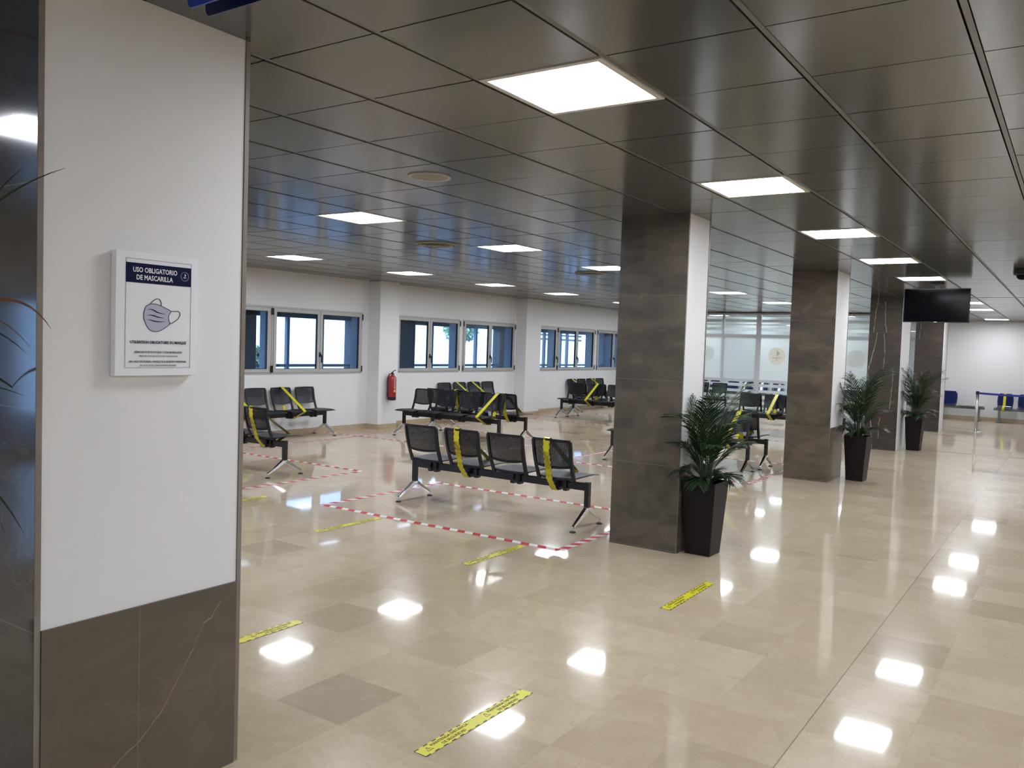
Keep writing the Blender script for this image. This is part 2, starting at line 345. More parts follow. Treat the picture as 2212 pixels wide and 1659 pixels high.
# ------------------------------------------------------------------ mesh builder
class MB:
    def __init__(s):
        s.v = []; s.f = []; s.mi = []; s.uv = {}
    def add(s, vs, fs, mi=0):
        o = len(s.v); s.v += [tuple(v) for v in vs]
        for f in fs:
            s.f.append(tuple(i + o for i in f)); s.mi.append(mi)
        return o
    def box(s, x0, x1, y0, y1, z0, z1, mi=0):
        vs = [(x, y, z) for z in (z0, z1) for y in (y0, y1) for x in (x0, x1)]
        s.add(vs, [(0, 2, 3, 1), (4, 5, 7, 6), (0, 1, 5, 4), (2, 6, 7, 3), (0, 4, 6, 2), (1, 3, 7, 5)], mi)
        return s
    def quad(s, pts, mi=0, uvs=None):
        s.add(pts, [tuple(range(len(pts)))], mi)
        if uvs: s.uv[len(s.f) - 1] = uvs
        return s
    def prism(s, poly, axis, a, b, mi=0):
        """extrude polygon (list of 2D) along axis from a to b"""
        def mk(p, t):
            return {0: (t, p[0], p[1]), 1: (p[0], t, p[1]), 2: (p[0], p[1], t)}[axis]
        n = len(poly)
        vs = [mk(p, a) for p in poly] + [mk(p, b) for p in poly]
        fs = [tuple(range(n))[::-1], tuple(range(n, 2 * n))] + [(i, (i + 1) % n, n + (i + 1) % n, n + i) for i in range(n)]
        s.add(vs, fs, mi); return s
    def tube(s, pts, r, seg=8, mi=0, cap=True):
        pts = [Vector(p) for p in pts]
        rs = r if isinstance(r, (list, tuple)) else [r] * len(pts)
        rings = []
        prev = None
        for i, p in enumerate(pts):
            t = (pts[min(i + 1, len(pts) - 1)] - pts[max(i - 1, 0)]).normalized()
            if prev is None:
                a = Vector((0, 0, 1)) if abs(t.z) < .9 else Vector((1, 0, 0))
                n = t.cross(a).normalized()
            else:
                n = (prev - t * prev.dot(t)).normalized()
            prev = n; b = t.cross(n)
            rings.append([p + (n * math.cos(2 * PI * k / seg) + b * math.sin(2 * PI * k / seg)) * rs[i] for k in range(seg)])
        vs = [v for rg in rings for v in rg]
        fs = []
        for i in range(len(rings) - 1):
            for k in range(seg):
                a = i * seg + k; b2 = i * seg + (k + 1) % seg
                fs.append((a, b2, b2 + seg, a + seg))
        if cap:
            fs.append(tuple(range(seg))[::-1]); fs.append(tuple(range(len(vs) - seg, len(vs))))
        s.add(vs, fs, mi); return s
    def lathe(s, prof, cx=0, cy=0, seg=24, mi=0):
        """profile list of (r,z) around vertical axis"""
        n = len(prof); vs = []
        for r, z in prof:
            for k in range(seg):
                a = 2 * PI * k / seg; vs.append((cx + r * math.cos(a), cy + r * math.sin(a), z))
        fs = []
        for i in range(n - 1):
            for k in range(seg):
                a = i * seg + k; b = i * seg + (k + 1) % seg
                fs.append((a, b, b + seg, a + seg))
        fs.append(tuple(range(seg))[::-1]); fs.append(tuple(range((n - 1) * seg, n * seg)))
        s.add(vs, fs, mi); return s
    def grid(s, fn, nu, nv, mi=0):
        vs = [fn(i / nu, j / nv) for j in range(nv + 1) for i in range(nu + 1)]
        fs = [(j * (nu + 1) + i, j * (nu + 1) + i + 1, (j + 1) * (nu + 1) + i + 1, (j + 1) * (nu + 1) + i) for j in range(nv) for i in range(nu)]
        s.add(vs, fs, mi); return s
    def mesh(s, name, mats, smooth=False):
        me = bpy.data.meshes.new(name)
        me.from_pydata(s.v, [], s.f)
        for m in (mats if isinstance(mats, (list, tuple)) else [mats]): me.materials.append(m)
        if any(s.mi): me.polygons.foreach_set('material_index', s.mi)
        if s.uv:
            l = me.uv_layers.new(name='UVMap')
            for fi, uvs in s.uv.items():
                p = me.polygons[fi]
                for k, li in enumerate(p.loop_indices): l.data[li].uv = uvs[k]
        if smooth: me.polygons.foreach_set('use_smooth', [True] * len(me.polygons))
        me.update()
        return me
    def build(s, name, mats, parent=None, smooth=False, loc=None, bevel=0, fixn=True, solid=0):
        me = s.mesh(name, mats, smooth)
        if fixn:
            bm = bmesh.new(); bm.from_mesh(me); bmesh.ops.recalc_face_normals(bm, faces=bm.faces); bm.to_mesh(me); bm.free()
        o = bpy.data.objects.new(name, me); COL.objects.link(o)
        if parent: o.parent = parent
        if loc: o.location = loc
        if bevel:
            b = o.modifiers.new('bevel', 'BEVEL'); b.width = bevel; b.segments = 2; b.limit_method = 'ANGLE'
        if solid:
            q = o.modifiers.new('solid', 'SOLIDIFY'); q.thickness = solid; q.offset = 0
        return o

def tag(o, label=None, cat=None, group=None, kind=None):
    if label: o['label'] = label
    if cat: o['category'] = cat
    if group: o['group'] = group
    if kind: o['kind'] = kind
    return o

def empty(name, loc=(0, 0, 0), rz=0.0, label=None, cat=None, group=None, kind=None):
    o = bpy.data.objects.new(name, None); COL.objects.link(o)
    o.location = loc; o.rotation_euler = (0, 0, rz); o.empty_display_size = .1
    return tag(o, label, cat, group, kind)

CH_OF = {}
def kids(o):
    return [c for c in bpy.data.objects if c.parent == o]

def copy_tree(o, parent=None, table=None):
    if table is None:
        table = {}
        for c in bpy.data.objects:
            if c.parent: table.setdefault(c.parent.name, []).append(c)
    c = o.copy(); COL.objects.link(c); c.parent = parent
    for ch in table.get(o.name, []): copy_tree(ch, c, table)
    return c

def text(name, body, size, mat, parent, matrix, align='CENTER', sx=1.0, ext=0.0003, bold=0.0):
    cu = bpy.data.curves.new(name, 'FONT'); cu.body = body; cu.size = size
    cu.align_x = align; cu.align_y = 'CENTER'; cu.extrude = ext; cu.offset = bold
    cu.materials.append(mat); cu.resolution_u = 2
    tmp = bpy.data.objects.new(name, cu); COL.objects.link(tmp)
    me = bpy.data.meshes.new_from_object(tmp); bpy.data.objects.remove(tmp); bpy.data.curves.remove(cu)
    o = bpy.data.objects.new(name, me); COL.objects.link(o); o.parent = parent
    o.matrix_local = matrix @ Matrix.Diagonal((sx, 1, 1, 1))
    return o

def frame_matrix(origin, xdir, ydir):
    x = Vector(xdir).normalized(); y = Vector(ydir).normalized(); z = x.cross(y)
    return Matrix(((x.x, y.x, z.x, origin[0]), (x.y, y.y, z.y, origin[1]), (x.z, y.z, z.z, origin[2]), (0, 0, 0, 1)))

# ================================================================== SETTING
XL, XR = -9.0, 24.4
YR, YW = -9.0, 8.90       # far right wall, window wall
o = MB().box(XL, XR + 1.2, YR, 8.95, -.12, 0).build('floor', M['floor']); tag(o, kind='structure')
# expansion joint across the floor
o = MB().box(14.585, 14.612, YR, YW, 0.0, .0015).build('trim_1', M['dirt']); tag(o, 'narrow dark expansion joint running across the polished floor', kind='structure')

# ---- ceiling: metal tiles 0.6 m, a light profile along X, thin gaps across
LIGHTS = {}
def lrow(b, alist): return [(a, b) for a in alist]
tile_skip = set()
light_spots = []      # (x0,y0,row,idx)
A_NEAR = [-11, -7, -3, 1, 5, 9, 13, 17, 21]
Y_ROWS = {'walkway row': -0.6, 'middle row': 3.0, 'window row': 6.6, 'right hall row': -4.2, 'far right row': -7.8}
for rn, y0 in Y_ROWS.items():
    for a in A_NEAR:
        if (rn == 'walkway row' and a == -3) or (rn in ('middle row', 'window row') and a == -7): continue
        light_spots.append((a * .6, y0, rn))
    for x0 in (15.72, 18.12, 22.92):
        light_spots.append((x0, y0, rn))
light_spots = [t for t in light_spots if not (t[2] == 'middle row' and abs(t[0] + 1.8) < .01)]   # this one sits a tile further back
light_spots.append((-2.4, 2.4, 'middle row'))
for y0 in (6.6, 4.8, 3.0): light_spots.append((20.52, y0, 'row beyond the glass'))
light_spots.append((22.92, 4.8, 'row beyond the glass'))
SPEAKERS = [(2.1, 1.5, .145), (6.9, 6.9, .135), (11.7, 6.9, .135)]
DIFFUSERS = [(5.1, 3.9, .235), (8.7, 3.9, .235), (12.3, 3.9, .235)]
def key(x, y): return (round(x * 100), round(y * 100))
skip = {key(x + .3, y + .3) for x, y, _ in light_spots}
xs = []
x = -9.0
while x < 14.39: xs.append((x, x + .6)); x = round(x + .6, 4)
x = 14.52
while x < XR: xs.append((x, x + .6)); x = round(x + .6, 4)
mb = MB(); mr = MB()
rng = random.Random(3)
ys = [round(-9.0 + .6 * i, 4) for i in range(30)]
PROF = .0165
for (xa, xb) in xs:
    xb2 = min(xb, XR)
    for ya in ys:
        if key((xa + xb) / 2, ya + .3) in skip: continue
        yb = min(ya + .6, YW)
        g = .0045
        dz = [rng.uniform(-.0012, .0012) for _ in range(4)]
        z0 = CH
        v = [(xa + g, ya + PROF, z0 + dz[0]), (xb2 - g, ya + PROF, z0 + dz[1]), (xb2 - g, yb - PROF, z0 + dz[2]), (xa + g, yb - PROF, z0 + dz[3])]
        v += [(p[0], p[1], CH + .02) for p in v]
        # small chamfer ring
        mb.add(v, [(0, 3, 2, 1), (0, 1, 5, 4), (1, 2, 6, 5), (2, 3, 7, 6), (3, 0, 4, 7)])
for ya in ys:
    mr.box(XL, XR, ya - .0105, ya + .0105, CH + .004, CH + .012)
o = mb.build('ceiling', M['ceil'], fixn=False); tag(o, kind='structure')
r = mr.build('grid_profile', M['runner'], o)
r = MB().box(14.40, 14.52, YR, YW, CH + .002, CH + .012).build('expansion_strip', M['runner'], o)
r = MB().box(XL - .2, XR + 1.4, YR - .2, YW + .3, CH + .03, CH + .12).build('slab', M['dark'], o)

ordn = ['nearest', 'second', 'third', 'fourth', 'fifth', 'sixth', 'seventh', 'eighth', 'ninth', 'tenth', 'eleventh', 'twelfth']
proto = None
per_row = {}
for (x0, y0, rn) in sorted(light_spots, key=lambda t: (t[2], t[0])):
    behind = x0 < 0.3 if rn != 'window row' else x0 < 2.5
    per_row.setdefault((rn, behind), []).append((x0, y0))
for (rn, behind), lst in per_row.items():
    lst.sort(reverse=behind)
    for k, (x0, y0) in enumerate(lst):
        if proto is None:
            t = empty('ceiling_light', (x0 + .3, y0 + .3, CH))
            f = MB()
            f.box(-.296, .296, -.290, -.262, -.004, .02); f.box(-.296, .296, .262, .290, -.004, .02)
            f.box(-.296, -.268, -.262, .262, -.004, .02); f.box(.268, .296, -.262, .262, -.004, .02)
            f.build('light_frame', M['lampframe'], t)
            MB().box(-.268, .268, -.262, .262, .000, .006).build('diffuser', M['lamp'], t)
            proto = t
        else:
            t = copy_tree(proto); t.location = (x0 + .3, y0 + .3, CH)
        where = {'walkway row': 'the row beside the columns', 'middle row': 'the row above the benches',
                 'window row': 'the row near the windows', 'row beyond the glass': 'the group beyond the partition', 'right hall row': 'the row over the right hall', 'far right row': 'the outermost right row'}[rn]
        if behind:
            lab = 'square LED ceiling panel behind the camera, %s in %s' % (ordn[k], where)
        else:
            lab = 'square LED ceiling panel, %s from the camera in %s' % (ordn[k], where)
        tag(t, lab, 'ceiling light', 'square LED panels in the metal ceiling')

# ---- speakers / diffusers in the ceiling
for i, (x, y, rr) in enumerate(SPEAKERS):
    t = empty('ceiling_speaker', (x, y, CH), label=['round flush ceiling speaker nearest the camera, above the first bench', 'small round ceiling speaker near the window wall, left of the fire extinguisher', 'small round ceiling speaker near the second window, farthest from camera'][i], cat='speaker', group='small round speakers in the ceiling')
    MB().lathe([(rr, .004), (rr, -.006), (rr * .97, -.009), (rr * .86, -.006), (rr * .84, -.002), (rr * .84, .004)], seg=40).build('rim', M['ventring'], t, smooth=True)
    MB().lathe([(rr * .84, .003), (rr * .84, -.004), (.01, -.006)], seg=40).build('grille', M['vent'], t)
for i, (x, y, rr) in enumerate(DIFFUSERS):
    t = empty('air_diffuser', (x, y, CH), label=['round air diffuser in the ceiling nearest the camera, over the taped benches', 'round air diffuser beside the brown column in the ceiling', 'round air diffuser hidden behind the nearest brown column'][i], cat='air vent', group='round air diffusers')
    MB().lathe([(rr, .003), (rr, -.006), (rr * .93, -.016), (rr * .90, -.012), (rr * .90, .003)], seg=40).build('rim', M['vent'], t, smooth=True)
    d = MB()
    for q in range(3):
        a = rr * (.82 - .2 * q)
        d.lathe([(a, -.010 - .005 * q), (a * .98, -.016 - .005 * q), (a - rr * .10, -.010 - .005 * q), (a - rr * .12, -.002)], seg=40)
    d.lathe([(rr * .25, -.004), (rr * .25, -.024), (.01, -.026)], seg=30)
    d.build('cone_rings', M['vent'], t, smooth=True)

# ---- walls
WX0, WX1 = XL, XR + 1.2
units = []            # window units (x0,x1)
for k in range(-3, 5):
    bx = 9.98 + 5.12 * (k - 1) if False else None
UN = [(-8.05, -5.95), (-.85, 1.25), (1.9, 4.0), (4.05, 4.84), (4.88, 6.98), (6.99, 9.09), (10.04, 12.05), (12.16, 14.17), (15.02, 16.115), (16.12, 18.11), (18.235, 20.22), (21.2, 23.2)]
WZ0, WZ1 = 1.035, 2.165
w = MB()
de = [WX0, -5.9, -3.8, -3.4, -1.3, WX1]
for i in range(0, 6, 2): w.box(de[i], de[i + 1], YW, YW + .28, -.1, WZ0)
w.box(WX0, WX1, YW, YW + .28, WZ1, CH + .1)
DOORS = [(-5.9, -3.8), (-3.4, -1.3)]
edges = [WX0] + [e for u in sorted(UN + DOORS) for e in u] + [WX1]
for i in range(0, len(edges), 2):
    if edges[i + 1] - edges[i] > .001: w.box(edges[i], edges[i + 1], YW, YW + .28, WZ0, WZ1)
o = w.build('wall_left', M['wall'], fixn=False); tag(o, kind='structure')
# pilasters
PIL = [(-5.65 - .0, -5.0), (-.75, -.12), (9.20, 9.80), (14.25, 14.92)]
for i, (a, b) in enumerate([(9.25, 9.775), (14.22, 14.86)]):
    o = MB().box(a, b, 8.60, YW, 0, CH - .002).build('pilaster', M['wall'])
    tag(o, ['square white pilaster between the two nearer windows, carrying the extinguisher', 'square white pilaster between the second and third windows'][i], 'pilaster', 'white pilasters on the window wall', 'structure')
# thin plaster surrounds
for i, (a, b) in enumerate([(6.40, 9.13), (9.98, 14.21), (14.98, 20.3)]):
    s = MB()
    e = .05
    y0, y1 = YW - .006, YW
    s.box(a - e, b + e, y0, y1, WZ1 + .005, WZ1 + .09); s.box(a - e, b + e, y0, y1, WZ0 - .08, WZ0 - .005)
    o = s.build('trim_%d' % (i + 2), M['wall']); tag(o, kind='structure')
# skirting
SK = MB()
def sk(x0, x1, y):
    SK.box(x0, x1, y - .014, y, 0, .092)
sk(XL, -5.9, YW); sk(-1.3, 9.24, YW); sk(9.79, 14.21, YW); sk(14.88, XR, YW)
sk(9.24, 9.79, 8.60); sk(14.21, 14.88, 8.60)
for a, b in ((9.25, 9.775), (14.22, 14.86)):
    SK.box(a - .014, a, 8.586, YW, 0, .092); SK.box(b, b + .014, 8.586, YW, 0, .092)
o = SK.build('baseboard_left', M['skirt']); tag(o, kind='structure')
o = MB().box(XR, XR + .2, YR - .2, YW, -.1, CH + .1).build('wall_back', M['wall']); tag(o, kind='structure')
o = MB().box(XR - .014, XR, YR, YW - .02, 0, .10).build('baseboard_back', M['skirt']); tag(o, kind='structure')
o = MB().box(XL - .2, XL, YR - .2, YW + .2, -.1, CH + .1).build('wall_front', M['wall']); tag(o, kind='structure')
o = MB().box(XL - .2, XR + .2, YR - .2, YR, -.1, CH + .1).build('wall_right', M['wall']); tag(o, kind='structure')

# ---- windows (structure): frame, sashes, panes, handles, hinges
def window(n, x0, x1, hx, one=False):
    root = empty('window_%d' % n, ((x0 + x1) / 2, YW, WZ0), kind='structure')
    L = x1 - x0
    h = WZ1 - WZ0
    a, b = -L / 2, L / 2
    f = MB(); t = .028; yf0, yf1 = -.012, .05
    f.box(a, b, yf0, yf1, 0, t); f.box(a, b, yf0, yf1, h - t, h)
    f.box(a, a + t, yf0, yf1, t, h - t); f.box(b - t, b, yf0, yf1, t, h - t)
    f.build('window_frame', M['alu'], root, bevel=.002)
    sashes = [(a + t, 0), (0, b - t)] if not one else [(a + t, b - t)]
    for (p, q) in sashes:
        p += .003; q -= .003
        s = MB(); w_ = .058; y0, y1 = -.024, .03
        zb, zt = t + .003, h - t - .003
        s.box(p, q, y0, y1, zb, zb + w_); s.box(p, q, y0, y1, zt - w_, zt)
        s.box(p, p + w_, y0, y1, zb + w_, zt - w_); s.box(q - w_, q, y0, y1, zb + w_, zt - w_)
        so = s.build('sash', M['alu'], root, bevel=.003)
        gk = MB(); g = .008
        gk.box(p + w_, q - w_, -.012, .02, zb + w_, zb + w_ + g); gk.box(p + w_, q - w_, -.012, .02, zt - w_ - g, zt - w_)
        gk.box(p + w_, p + w_ + g, -.012, .02, zb + w_ + g, zt - w_ - g); gk.box(q - w_ - g, q - w_, -.012, .02, zb + w_ + g, zt - w_ - g)
        gk.build('gasket', M['blackplastic'], so)
        MB().box(p + w_ + g, q - w_ - g, .006, .010, zb + w_ + g, zt - w_ - g).build('pane', M['glass'], so)
    for e in (a + .01, b - .01):
        for z in (.09, h - .09):
            MB().tube([(e, -.03, z - .055), (e, -.03, z + .055)], .011, 8).build('hinge', M['blackplastic'], root)
    if hx is not None:
        k = MB(); c = hx - (x0 + x1) / 2
        z = 1.37 - WZ0
        k.box(c - .017, c + .017, -.034, -.024, z - .04, z + .045)
        k.tube([(c, -.034, z), (c, -.062, z), (c + .004, -.068, z - .02), (c + .006, -.068, z - .135)], [.014, .014, .014, .010], 8)
        k.build('handle', M['blackplastic'], root)
    return root
for i, (a, b) in enumerate(UN):
    one = (b - a) < 1.3
    hx = None
    if (a, b) == (15.02, 16.115): hx = 16.07
    elif not one: hx = (a + b) / 2
    window(i + 1, a, b, hx, one)

for i, (a, b) in enumerate([(-5.9, -3.8), (-3.4, -1.3)]):
    root = empty('door_%d' % (i + 1), ((a + b) / 2, YW, 0), kind='structure')
    hw = (b - a) / 2
    f = MB()
    for (p, q, z0, z1) in ((-hw, hw, 2.08, 2.165), (-hw, -hw + .06, 0, 2.08), (hw - .06, hw, 0, 2.08), (-.05, .05, 0, 2.08), (-hw + .06, hw - .06, 0, .10)): f.box(p, q, -.01, .05, z0, z1)
    f.build('door_frame', M['alu'], root)
    for (p, q) in ((-hw + .06, -.05), (.05, hw - .06)):
        MB().box(p, q, .015, .021, .10, 2.08).build('pane', M['glass'], root)
# ---- outside porch beyond the windows
o = MB().box(-9, 40, YW + .28, 30, -.3, -.2).box(-9, 27, YW + .28, 11.8, -.2, -.02).build('ground', M['outwall']); tag(o, kind='structure')
ow = MB()
OP = [(-8.5, -6.0), (-5.6, -1.9), (-.9, 2.8), (3.9, 6.6), (8.78, 11.46), (13.63, 17.30), (18.9, 23.6)]
e = [-9] + [q for p in OP for q in p] + [27]
for i in range(0, len(e), 2): ow.box(e[i], e[i + 1], 11.5, 11.75, -.02, 3.2)
ow.box(-9, 27, 11.5, 11.75, 2.08, 3.2); ow.box(-.95, 27, 11.5, 11.75, -.02, .86)
ow.box(-9, 27, YW + .28, 11.75, 2.9, 3.1)
o = ow.build('porch_wall', M['outwall'], fixn=False); tag(o, kind='structure')
pr = empty('porch_railing', (0, 11.6, .86), label='grey blue metal railing and slim posts on the porch outside the windows', cat='railing')
pm = MB()
for (a, b) in OP[2:]: pm.box(a, b, -.03, .03, .18, .24)
pm.build('rail', M['outmetal'], pr)
for px in (9.66, 10.62, 14.38, 16.27, 16.95, 19.83, 20.8, 21.23, 6.0, 5.0, 1.0):
    MB().box(px - .035, px + .035, -.04, .04, 0, 1.28).build('post', M['outmetal'], pr)
# white balcony bars and trees seen beyond
o = MB()
for z in (1.86, 2.0): o.box(18.9, 23.6, 12.4, 12.46, z, z + .06)
for px in (19.4, 21.9): o.box(px, px + .07, 12.4, 12.46, -.2, 2.14)
o = o.build('outdoor_frame', M['outwhite']); tag(o, 'white metal frame standing outside the third window', 'metal frame')
def blob_tree(x, y, z, r, lab):
    m = MB(); rg = random.Random(int(x * 10))
    for k in range(900):
        d = Vector((rg.gauss(0, 1), rg.gauss(0, 1), rg.gauss(0, 1))).normalized() * r * rg.uniform(.4, 1)
        p = Vector((x, y, z)) + Vector((d.x, d.y * .6, d.z * .6))
        a = Vector((rg.uniform(-1, 1), rg.uniform(-1, 1), rg.uniform(-1, 1))).normalized() * .13
        b = a.cross(Vector((rg.uniform(-1, 1), rg.uniform(-1, 1), 1))).normalized() * .07
        m.quad([p - a, p - b, p + a, p + b])
    root = empty('tree', (x, y, -.5), label=lab, cat='tree', group='trees outside the windows')
    m2 = MB(); m2.v = [(v[0] - x, v[1] - y, v[2] + .5) for v in m.v]; m2.f = m.f; m2.mi = m.mi
    m2.build('foliage', M['tree'], root, fixn=False)
    MB().tube([(0, 0, 0), (.1, 0, z - r * .3 + .5)], [.12, .06], 8).build('trunk', M['outwall'], root)
blob_tree(25.5, 24, 1.9, 1.0, 'leafy green tree outside, behind the second window')
blob_tree(33, 25, 2.3, 1.2, 'leafy green tree outside, behind the third window')
blob_tree(16.3, 21, .9, .8, 'low green shrubby tree outside, behind the nearest window')

# ---- columns
def column(x0, x1, y0, y1, name, label, mat, plinth=True, edge_mat=None, pm=None):
    root = empty(name, (x0, y0, 0), label=label, cat='column', kind='structure', group='square columns clad in brown marble')
    L, D = x1 - x0, y1 - y0
    t = .020
    MB().box(t, L - t, .004, D - .004, 0, CH).build('plaster_core', M['colwhite'], root)
    for (a, b) in ((0, t), (L - t, L)):
        c = MB(); c.box(a, b, 0, D, 0, CH)
        so = c.build('marble_slabs', [mat, M['marble_edge']], root, bevel=.0015)
        for p in so.data.polygons:
            if abs(p.normal.y) > .9: p.material_index = 1
    if plinth:
        c = MB(); c.box(t + .001, L - t - .001, -.004, .004, 0, .712); c.box(t + .001, L - t - .001, D - .004, D + .004, 0, .712)
        c.build('marble_plinth', pm or M['marble_plinth'], root)
    return root
c1 = column(-.94, -.165, .485, 1.09, 'column', 'wide white column in the left foreground carrying the mask notice', M['marble_dark'])
column(4.13, 4.60, .485, 1.09, 'column', 'brown marble column nearest to the front bench, second from the left', M['marble_a'], pm=M['marble_a'])
column(9.10, 9.83, .485, 1.06, 'column', 'tan marble column in the middle distance with the second potted palm', M['marble_b'], pm=M['marble_b'])
c4 = column(13.90, 14.87, .470, 1.01, 'column', 'white veined dark marble column behind the television', M['marble_c'], plinth=False)
c5 = column(19.00, 19.75, .420, 1.00, 'column', 'farthest marble column, beside the third potted palm', M['marble_c'], plinth=False)
def vein_mesh(paths, D, root, seed):
    m = MB(); rg = random.Random(seed)
    for path, wd in paths:
        P_ = []
        for i in range(len(path) - 1):
            for k in range(6):
                f = k / 6
                P_.append((path[i][0] * (1 - f) + path[i + 1][0] * f + rg.uniform(-.005, .005), path[i][1] * (1 - f) + path[i + 1][1] * f))
        P_.append(path[-1])
        for i in range(len(P_) - 1):
            w0 = wd * rg.uniform(.35, 1.2)
            (ya, za), (yb, zb) = P_[i], P_[i + 1]
            m.quad([(-.0008, D - ya - w0, za), (-.0008, D - ya + w0, za), (-.0008, D - yb + w0, zb), (-.0008, D - yb - w0, zb)])
    m.build('vein', M['veinlight'], root)
# (distance from the left edge, height) of the pale veins traced on the slabs
vein_mesh([([(.135, 2.755), (.10, 2.45), (.075, 2.11)], .006), ([(.145, 2.10), (.105, 1.85), (.045, 1.55), (.02, 1.42)], .007), ([(.02, 1.40), (.015, 1.2), (.03, 1.02)], .005),
    ([(.255, 2.65), (.265, 2.3), (.29, 2.11)], .006), ([(.255, 2.08), (.285, 1.75), (.27, 1.44)], .006), ([(.44, 1.39), (.43, 1.1), (.405, .74)], .006),
    ([(.085, .64), (.12, .35), (.145, .02)], .006), ([(.26, .58), (.235, .4), (.245, .2)], .005)], .54, c4, 3)
vein_mesh([([(.13, 2.7), (.10, 2.4), (.08, 2.12)], .004), ([(.07, 2.72), (.03, 2.4)], .003), ([(.17, 1.35), (.19, 1.15)], .006)], .58, c5, 4)
# details of the near plinth: vertical joint and a long pale vein
d = MB()
d.box(.3505, .3525, -.0046, -.0038, 0, .712)
d.build('plinth_joint', M['marble_edge'], c1)
vein = [(-.255, .655), (-.30, .60), (-.335, .585), (-.375, .50), (-.42, .43), (-.47, .355), (-.51, .30), (-.58, .235), (-.64, .205), (-.695, .165), (-.73, .10), (-.80, .03), (-.86, -.0)]
vm = MB()
rgv = random.Random(5)
pts = []
for i in range(len(vein) - 1):
    for k in range(5):
        f = k / 5
        pts.append((vein[i][0] * (1 - f) + vein[i + 1][0] * f + rgv.uniform(-.0025, .0025), vein[i][1] * (1 - f) + vein[i + 1][1] * f + rgv.uniform(-.002, .002)))
for i in range(len(pts) - 1):
    w_ = .0006 + .0012 * rgv.random()
    (xa, za), (xb, zb) = pts[i], pts[i + 1]
    vm.quad([(xa + .94, -.0045, za - w_), (xb + .94, -.0045, zb - w_), (xb + .94, -.0045, zb + w_), (xa + .94, -.0045, za + w_)])
vm.build('vein', pmat('pale_marble_vein', (0.36, 0.29, 0.21), .35), c1)

# ---- glazed partition at the far end
PXX = 20.30
pt = empty('wall_partition', (PXX, 0, 0), label='frosted glass partition with grey frames and round boat emblems behind the benches', cat='partition', kind='structure')
MULL = [1.08, 2.06, 3.05, 4.05, 5.06, 6.05, 7.05, 8.05]
pf = MB()
pf.box(-.035, .035, 1.0, YW, 2.70, 2.745); pf.box(-.03, .03, 1.0, YW, 2.09, 2.165); pf.box(-.03, .03, 1.0, YW, .868, .945); pf.box(-.035, .035, 1.0, YW, 0, .10)
for y in MULL:
    wd = .062 if abs(y - 5.06) < .01 or abs(y - 3.05) < .01 or abs(y - 7.05) < .01 or abs(y - 1.08) < .01 else .028
    pf.box(-.036, .036, y - wd, y + wd, 0, 2.745)
pf.build('partition_frame', M['alulight'], pt)
MB().box(-.02, .02, 1.0, YW, 2.745, CH).build('shadow_gap', M['dark'], pt)
for i in range(len(MULL)):
    ya = MULL[i] + .03; yb = (MULL[i + 1] - .03) if i + 1 < len(MULL) else YW
    MB().box(.000, .006, ya, yb, .10, .868).build('pane', M['clearglass'], pt)
    MB().box(.000, .006, ya, yb, .945, 2.09).build('pane', M['clearglass'], pt)
    MB().box(.000, .006, ya, yb, 2.165, 2.70).build('pane', M['clearglass'], pt)
    fl = MB()
    x0, x1 = -.0012, -.0002
    if round(MULL[i], 2) in (2.06, 4.05, 6.05):
        yc = {2.06: 2.53, 4.05: 4.55, 6.05: 6.52}[round(MULL[i], 2)]
        nn = 48; R_ = .234
        def rim(k):
            a = 2 * PI * k / nn; c_, s_ = math.cos(a), math.sin(a)
            ty = ((yb - yc) / c_) if c_ > 1e-6 else ((ya - yc) / c_ if c_ < -1e-6 else 1e9)
            tz = ((2.09 - 1.60) / s_) if s_ > 1e-6 else ((.945 - 1.60) / s_ if s_ < -1e-6 else 1e9)
            t = min(ty, tz)
            return (x1, yc + t * c_, 1.60 + t * s_), (x1, yc + R_ * c_, 1.60 + R_ * s_)
        for k in range(nn):
            (o0, i0), (o1, i1) = rim(k), rim(k + 1)
            fl.quad([o0, o1, i1, i0])
        for cy_ in (ya, yb):
            for cz_ in (.945, 2.09):
                best = sorted([rim(k)[0] for k in range(nn)], key=lambda p: (p[1] - cy_) ** 2 + (p[2] - cz_) ** 2)
                pa = [p for p in best if abs(p[1] - cy_) < 1e-6][:1]; pb_ = [p for p in best if abs(p[2] - cz_) < 1e-6][:1]
                if pa and pb_: fl.quad([(x1, cy_, cz_), pa[0], pb_[0]])
    else:
        fl.box(x0, x1, ya, yb, .945, 2.09)
    for a, b in ((2.57, 2.645), (2.45, 2.49), (2.345, 2.41), (2.165, 2.26), (.745, .826), (.59, .665), (.43, .51), (.27, .35), (.12, .19)): fl.box(x0, x1, ya, yb, a, b)
    fl.build('frosted_film', M['film'], pt)
